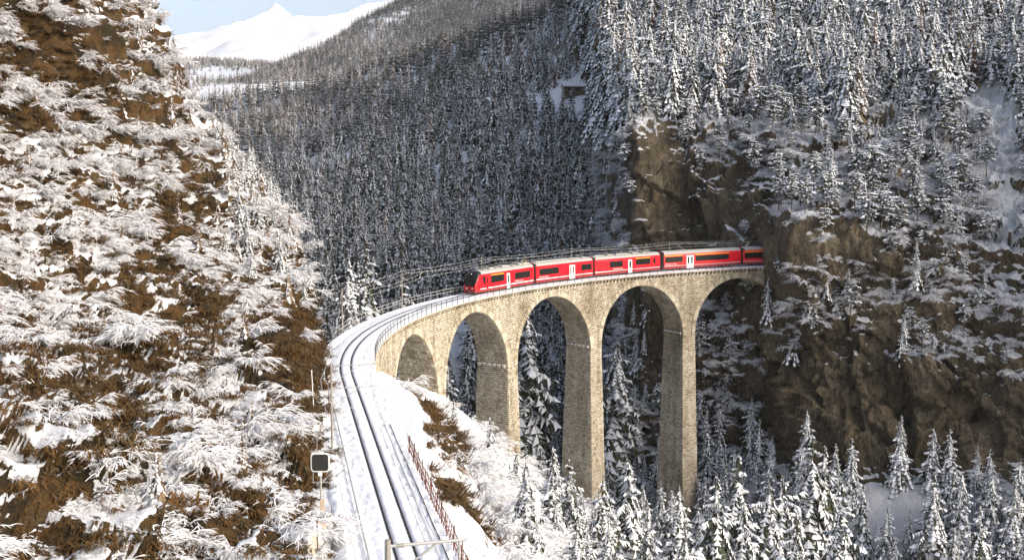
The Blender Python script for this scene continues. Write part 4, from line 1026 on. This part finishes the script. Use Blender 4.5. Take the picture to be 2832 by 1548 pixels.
# behind the viaduct
def pv(px, py_, P, n, b):
    clear = blob(px, py_, [(860, 470, 50, 45, 1.2), (970, 475, 55, 40, 1.1), (1590, 285, 55, 42, 2.2), (1590, 330, 50, 30, 1.2), (1480, 300, 60, 30, .9), (1360, 315, 34, 30, 1.6), (1545, 560, 30, 40, .8), (1260, 960, 70, 160, .9), (1150, 820, 90, 70, .55)])
    return np.clip(1-clear, 0, 1)
P, n = scatter(valley, 42000, lambda px, py_, P, n, b: pv(px, py_, P, n, b)*(P[:, 1] < 1500), rg, True)
P = P[inframe(P)]; D = np.interp(P[:, 1], [280, 500, 900], [3.5, 4.5, 5.4]); P = P[thin(P, D)]
x_, y_, d_ = pix(P)
lar = (blob(x_, y_, [(800, 370, 130, 60, 1), (1050, 250, 160, 50, .6), (1400, 180, 200, 60, .45), (640, 300, 60, 60, .7)]) > rg.random(len(P))*1.1)
nearm = P[:, 1] < 560
up_ = y_ < np.interp(x_, [500, 900, 1200, 1750], [430, 330, 250, 200])
add_trees(P[~lar & nearm & ~up_], 9, 21, mid+mid+midw[:1]+larch[:1], 'dark spruce dusted with snow in the shaded forest behind the viaduct', 'spruces of the forest behind the viaduct', rg)
add_trees(P[~lar & nearm & up_], 8, 20, mid+midw+midw+larch, 'snowy spruce high on the slope behind the viaduct', 'spruces of the upper forest slope', rg)
add_trees(P[~lar & ~nearm], 11, 17, farp, 'far', 'far', rg)
add_trees(P[lar], 10, 16, larch, 'far', 'far', rg)
# left of the viaduct, conifers on the hill's far shoulder
P, n = scatter(hill, 5000, lambda px, py_, P, n, b: (P[:, 1] > 135)*(px > 600)*(py_ > 420)*(py_ < 880)*.9, rg)
P = P[inframe(P)]; P = P[thin(P, 3.0)]
add_trees(P, 3.5, 7.5, near+midw+larch, 'frosted spruce on the shoulder of the left hillside', 'spruces on the left hill shoulder', rg)
P, n = scatter(hill, 2500, lambda px, py_, P, n, b: (P[:, 1] > 110)*(px > 300)*(px < 700)*(py_ > -120)*(py_ < 430)*.8, rg)
P = P[inframe(P)]; P = P[thin(P, 4.5)]
add_trees(P, 2.5, 5.5, larch, 'small frosted larch on the skyline of the left hillside', 'frosted larches on the left skyline', rg)
P, n = scatter(hill, 900, lambda px, py_, P, n, b: (P[:, 1] < 140)*(px > -50)*(px < 830)*np.clip(.6+b, .05, 1), rg)
P = P[inframe(P)]; P = P[thin(P, 6.)]
add_trees(P, 1.6, 4.2, larch, 'small frosted larch sapling among the shrubs of the left hillside', 'larch saplings on the left hillside', rg)
# right massif
def pc(px, py_, P, n, b):
    top = 1-ss(250, 420, py_)
    gully = blob(px, py_, [(2700, 310, 80, 60, 1.4), (2775, 480, 60, 190, 1.5), (2810, 740, 55, 150, 1.3), (2130, 320, 50, 90, .8), (2250, 470, 40, 50, .6), (2800, 760, 60, 120, .7), (2480, 1450, 130, 140, 1.5)])
    ledge = np.clip((b+.25)*1.5+.7*(n[:, 2]-.4), 0, 1)*(1-top)
    return np.clip(top*.95+ledge-gully, 0, 1)*(px > 1690)
P, n = scatter(cliff, 16000, pc, rg)
P = P[inframe(P)]; P = P[thin(P, np.interp(P[:, 1], [170, 270, 300, 450], [2.6, 3.2, 5.2, 6.6]))]
x_, y_, d_ = pix(P); low = y_ > 1180
add_trees(P[~low & (y_ < 330)], 8, 21, midw+near+near+larch[:1], 'snow laden spruce on the wooded top of the right cliff', 'spruces above the cliff', rg)
add_trees(P[~low & (y_ >= 330)], 3.5, 9, pines+midw[:1], 'snowy pine clinging to a ledge of the right cliff', 'pines on the cliff ledges', rg)
add_trees(P[low], 7, 13, near+midw, 'snowy spruce standing at the foot of the right cliff', 'spruces at the cliff foot', rg)
# gorge slopes near the piers
gorge.px, gorge.py = pix(gorge.P)[:2]; bank.px, bank.py = pix(bank.P)[:2]
P, n = scatter(gorge, 3500, lambda px, py_, P, n, b: (lambda so_: ((np.abs(so_[1]) > 6) | (so_[0] > 104))*((so_[0] > -20) | (so_[1] > 11))*(so_[0] < 100)*.9)(so(P[:, 0], P[:, 1]))*(P[:, 1] > 66), rg, True)
P = P[inframe(P)]; P = P[thin(P, 4.2)]
sP, oP = so(P[:, 0], P[:, 1]); x_, y_, d_ = pix(P); front = oP > 0
ok = ~front | (y_-10*FPX/d_ > np.interp(x_, [1000, 1100, 1200, 1300, 1420, 1600, 1750, 1900, 2050], [1300, 1200, 1120, 1170, 1240, 1270, 1300, 1340, 1290])); ok &= ~((x_ > 2330) & (x_ < 2650) & (y_-9*FPX/d_ < 1600)); P = P[ok]; front = front[ok]
add_trees(P[front], 7, 12, near, 'snow covered spruce on the near gorge slope in front of the piers', 'spruces in front of the piers', rg)
add_trees(P[~front], 9, 15, mid, 'dark frosted spruce in the gorge behind the piers', 'spruces behind the piers', rg)
# single trees that stand out
SOLO = [(1255,1104,118,'slender snowy spruce just right of the first pier'),(1354,1155,122,'pointed snowy spruce in front of the second pier'),(1430,1244,112,'bushy snow laden spruce between the second and third piers'),
 (1529,1236,116,'snowy spruce with a clear tip left of the third pier'),(1576,1271,122,'narrow snowy spruce against the third pier'),(1735,1279,124,'tall snowy spruce between the third and fourth piers'),(1671,1322,116,'snowy spruce at the foot of the third pier'),
 (1872,1345,128,'snowy spruce before the fourth pier'),(1985,1322,138,'large dark spruce with snowy boughs right of the fourth pier'),(2251,1205,170,'tall shaded spruce below the right cliff'),(2174,1320,158,'shaded spruce left of the snow cone'),
 (2206,1415,146,'frosted spruce low in front of the snow cone'),(2283,1237,172,'spruce at the left rim of the snow cone'),(2589,1313,170,'lone shaded spruce right of the snow cone'),(2659,1300,172,'spruce under the overhanging cliff at lower right'),(2806,1320,166,'dark spruce by the right edge at the bottom'),(2710,1402,158,'bushy frosted spruce near the bottom right corner'),
 (2334,1339,160,'spruce beside the snow cone left flank'),(2066,1400,140,'low snowy spruce right of the big dark spruce'),(1800,1400,118,'short snowy spruce at the bottom beneath the fourth arch'),(1480,1380,98,'snowy young spruce at the bottom under the third arch'),(1620,1430,100,'snow heavy spruce at the bottom edge below the third pier'),(1900,1460,116,'spruce crown at the bottom edge below the fourth pier'),
 (957,712,163,'sunlit snowy spruce behind the viaduct railing at the left'),(1113,770,205,'thin dark spruce behind the mast ahead of the train'),(1452,800,232,'big frosted spruce seen through the third arch'),(1703,935,226,'dark spruce seen through the fourth arch'),(1240,1000,205,'spruce seen through the second arch'),(1020,690,240,'shaded spruce behind the bend of the track'),
 (2050,1260,150,'shaded spruce right of the fourth pier'),(2120,1330,150,'spruce in the dim hollow right of the fourth pier')]
def ground_at(x, y):
    z = float(ground(np.array([x]), np.array([y]))[0])
    for p in (cliff, valley, hill):
        d2 = (p.P[..., 0]-x)**2+(p.P[..., 1]-y)**2; i = int(d2.argmin())
        if d2.reshape(-1)[i] < 9: z = max(z, float(p.P.reshape(-1, 3)[i, 2]))
    return z
used = {}
ORD = ['first', 'second', 'third', 'fourth', 'fifth', 'sixth', 'seventh', 'eighth', 'ninth', 'tenth', 'eleventh', 'twelfth', 'thirteenth', 'fourteenth', 'fifteenth', 'sixteenth', 'seventeenth', 'eighteenth', 'nineteenth']
def ordw(i):
    tens = ['', '', 'twenty', 'thirty', 'forty', 'fifty', 'sixty', 'seventy', 'eighty', 'ninety']; i += 1
    if i < 20: return ORD[i-1]
    if i % 10 == 0: return tens[i//10][:-1]+'ieth'
    return tens[i//10]+'-'+ORD[i % 10-1]
def place_tree(p, h, pr, label, group=None, name='spruce_tree', rz=None):
    e = empty(name, (float(p[0]), float(p[1]), float(p[2])), rnd.uniform(0, 6.28) if rz is None else rz, h/pr.h); tag(e, label, 'tree', group)
    link(bpy.data.objects.new('trunk', pr.trunk), e); c = link(bpy.data.objects.new('crown', pr.crown), e); sn_ = link(bpy.data.objects.new('snow', pr.snow), c); sn_['kind'] = 'stuff'; return e
nsolo = 0
for px_, py_, Y, lb in SOLO:
    tp3 = at(px_, py_, Y); z = ground_at(tp3[0], tp3[1]); h = tp3[2]-z
    if h < 3: h = 7; z = tp3[2]-h
    h = min(h, 34.); z = tp3[2]-h
    place_tree((tp3[0], tp3[1], z), h, near[nsolo % 4], lb); nsolo += 1
# frosted larch in front of the left rock face
lb_ = at(700, 1340, 74); place_tree(lb_, float(at(680, 1130, 74)[2]-lb_[2])+.5, larch[0], 'frosted leafless larch standing against the left rock face', None, 'larch_tree')
# the 300 that show largest stand alone, the rest are the forest
ph = []
for p, h, pr, lb, gp in TREES:
    x_, y_, d_ = pix(p); yt = y_-h/d_*FPX; vis = 1.0
    if y_ > 1900 or yt > 1500: vis = 0
    if lb == 'far': vis = 0
    ph.append(h/d_*FPX*vis)
ordr = np.argsort(-np.array(ph)); ind = set(ordr[:300-nsolo].tolist()); rest = {}
bygrp = {}
for i in ind: bygrp.setdefault(TREES[i][3], []).append(i)
name_of = {}
for lb, ii in bygrp.items():
    ii.sort(key=lambda i: float(pix(TREES[i][0])[0]))
    zone = {}
    for i in ii:
        if len(ii) > 60:
            x0_ = float(pix(TREES[i][0])[0]); zn = ('left part' if x0_ < 1950 else 'above the tunnel' if x0_ < 2250 else 'right of the tunnel' if x0_ < 2550 else 'near right edge') if x0_ > 1700 else ('far left part' if x0_ < 1000 else 'middle part'); k_ = zone.get(zn, 0); zone[zn] = k_+1
            name_of[i] = ' '.join(lb.split()[:9])+', '+zn+', '+ordw(k_)+' from left'
    for k, i in enumerate(ii): name_of[i] = name_of[i] if len(ii) > 60 else ' '.join(lb.split()[:12])+', '+ordw(k)+' from left'
for i, (p, h, pr, lb, gp) in enumerate(TREES):
    if i in ind: place_tree(p, h, pr, name_of[i], gp, 'pine_tree' if pr in pines else 'larch_tree' if pr in larch else 'spruce_tree')
    else: rest.setdefault('f', []).append((p, h, pr))
# far forest
P, n = scatter(farE, 150000, lambda px, py_, P, n, b: np.clip(1-blob(px, py_, [(1590, 40, 110, 26, 1.6), (1060, 75, 60, 14, 1.0), (1120, 55, 30, 14, .8), (1030, 120, 18, 30, .9), (750, 245, 30, 14, .9), (880, 110, 200, 10, .3)]), 0, 1), rg, True)
P = P[inframe(P, 20)]; P = P[thin(P, 5.0)]; x_, y_, d_ = pix(P); lr = blob(x_, y_, [(1000, 130, 160, 60, .5), (780, 230, 90, 40, .7)]) > rg.random(len(P))
for p, q in zip(P, lr): rest['f'].append((p, rg.uniform(11, 18), larch[rg.integers(3)] if q else farp[rg.integers(3)]))
P, n = scatter(farF, 9000, lambda px, py_, P, n, b: np.clip(blob(px, py_, [(560, 170, 160, 13, 1.6), (700, 178, 60, 14, .9), (560, 232, 30, 6, .35), (640, 224, 60, 5, .4), (470, 220, 40, 40, 1)]), 0, 1), rg, True)
P = P[inframe(P, 20)]; P = P[thin(P, 6)]
for p in P: rest['f'].append((p, rg.uniform(11, 17), (larch+farp)[rg.integers(5)]))
kinds = near+mid+midw+pines+farp+larch; R_ = rest['f']
stuff('forest', 'dense snowy conifer forest covering the valley sides', 'forest', kinds, [r_[0] for r_ in R_], rg.uniform(0, 6.28, len(R_)), [r_[1]/r_[2].h for r_ in R_], [kinds.index(r_[2]) for r_ in R_])
print('trees', len(TREES), 'forest', len(R_))

# shrubs of the left hillside
def psh(px, py_, P, n, b): return np.clip(.80+b*1.5+.9*fbm(P, 1/14, 2, 71), .03, 1)*(P[:, 1] < 176)*(px > -250)*np.where((px > 840) & (py_ > 780), .04, 1)
P, n = scatter(hill, 14000, psh, rg); k = inframe(P, 120); P, n = P[k], n[k]
dd = np.interp(P[:, 1], [35, 70, 120, 170], [1.15, 1.6, 2.1, 2.5]); k = thin(P, dd); P, n = P[k], n[k]
yaw = np.arctan2(n[:, 1], n[:, 0])+rg.normal(0, .7, len(P)); sz = (.35+1.0*rg.random(len(P))**1.7)*np.interp(P[:, 1], [35, 80, 170], [.62, .85, 1.2])
x_, y_, d_ = pix(P); big = np.argsort(-(sz/d_)*((x_ > -40) & (y_ < 1600)*(y_ > -40)))
words = [(300, 'upper'), (800, 'middle'), (1600, 'lower')]
ROWS = ['along the top edge', 'high on the left hillside', 'above the rock outcrop', 'halfway up the left hillside', 'below the rock outcrop', 'low on the left hillside', 'at the foot of the left hillside']
COLS = ['by the left edge', 'left of the outcrop', 'in the outcrop gully', 'towards the skyline', 'above the railway']
bigset = set(big[:290].tolist()); cellc = {}
for i in sorted(bigset, key=lambda i: float(x_[i])):
    pr = shrubs[int(rg.integers(6))]; e = bpy.data.objects.new('frosted_shrub', pr.branch); link(e); e.location = P[i].tolist(); e.rotation_euler = (0, 0, float(yaw[i])); e.scale = (float(sz[i]),)*3
    rr_ = ROWS[int(np.clip(y_[i]/1548*7, 0, 6))]; cc_ = COLS[int(np.clip(x_[i]/900*5, 0, 4))]
    k_ = cellc.get((rr_, cc_), 0); cellc[(rr_, cc_)] = k_+1
    tag(e, '%s snowy shrub %s, %s' % (ordw(k_), rr_, cc_), 'shrub', 'frosted shrubs on the left hillside'); sn_ = link(bpy.data.objects.new('snow', pr.snow), e); sn_['kind'] = 'stuff'
rs_ = [i for i in range(len(P)) if i not in bigset]; PS = [P[i] for i in rs_]; YS = [yaw[i] for i in rs_]; ZS_ = [sz[i] for i in rs_]; IS = [int(rg.integers(6)) for _ in rs_]
# small frosted brush: hillside, embankment, gorge, cliff ledges
def more(patch, n_, prob, d, s0, s1, lo, hi, hz=False):
    P, n = scatter(patch, n_, prob, rg, hz); k = inframe(P, 80); P, n = P[k], n[k]; k = thin(P, d); P, n = P[k], n[k]
    for p, q in zip(P, n): PS.append(p); YS.append(math.atan2(q[1], q[0])+rg.normal(0, .5)); ZS_.append(rg.uniform(s0, s1)); IS.append(int(rg.integers(lo, hi)))
more(hill, 5000, lambda px, py_, P, n, b: np.clip(.6+b*.6, .1, 1)*(P[:, 1] < 176)*np.where((px > 845) & (py_ > 780), .2, 1), .8, .5, 1.3, 6, 9)
more(bank, 2600, lambda px, py_, P, n, b: (lambda q: (q[1] > np.interp(q[0], HR_S, HR)+4.5+2*noise(P, .2, 3))*(q[0] < -10))(so(P[:, 0], P[:, 1])).astype(float), 1.15, .5, 1.0, 0, 6)
more(bank, 2500, lambda px, py_, P, n, b: (lambda q: (q[1] > np.interp(q[0], HR_S, HR)+1.2)*(q[0] < -10)*.5)(so(P[:, 0], P[:, 1])), .9, .5, 1.1, 6, 9)
more(gorge, 2500, lambda px, py_, P, n, b: (lambda q: (np.abs(q[1]) > 4)*(q[0] > -12)*(q[0] < 104)*1.)(so(P[:, 0], P[:, 1])), 2.0, .7, 1.3, 0, 6)
more(cliff, 12000, lambda px, py_, P, n, b: np.clip((b+.2)*1.5+.7*(n[:, 2]-.4), 0, 1)*(py_ > 300)*(py_ < 1400)*(1-np.clip(blob(px, py_, [(2480, 1450, 150, 160, 2), (2700, 310, 70, 50, 1.2), (2775, 480, 50, 190, 1.3), (2810, 740, 50, 150, 1.2)]), 0, 1)), 1.5, .5, 1.2, 0, 6)
more(valley, 5000, lambda px, py_, P, n, b: (P[:, 1] < 420)*.9, 3.0, .6, 1.4, 0, 6, True)
stuff('frosted_brush', 'mass of small frosted twigs and brush on the slopes', 'brush', shrubs+tufts, PS, YS, ZS_, IS)
# dry grass hanging on the bare earth
P, n = scatter(hill, 16000, lambda px, py_, P, n, b: np.clip(.35-b*1.1, .05, 1)*(P[:, 1] < 150), rg); k = inframe(P, 30); P, n = P[k], n[k]
P2, n2 = scatter(bank, 5000, lambda px, py_, P, n, b: (b < .05)*.8, rg); P = np.concatenate([P, P2]); n = np.concatenate([n, n2])
stuff('dry_grass', 'brown dry grass hanging over the bare earth of the slopes', 'grass', grasses, P, np.arctan2(n[:, 1], n[:, 0])+rg.normal(0, .3, len(P)), rg.uniform(.6, 1.5, len(P)), rg.integers(0, 3, len(P)))

# ------------------------------------------------------------------ haze in the valley air
hz_, hn, hb = newmat('valley_haze'); hn.nodes.remove(hb)
pv_ = N(hn, 'ShaderNodeVolumePrincipled'); pv_.inputs['Color'].default_value = (.92, .95, 1, 1); pv_.inputs['Density'].default_value = .00005; pv_.inputs['Anisotropy'].default_value = .2
L(hn, pv_.outputs[0], hn.nodes['Material Output'].inputs['Volume'])
mb = MB(); mb.box((300, 3700, 500), (9000, 7800, 1600)); hzo = mb.build('haze', hz_); tag(hzo, 'thin pale winter haze filling the valley', 'haze', kind='stuff')
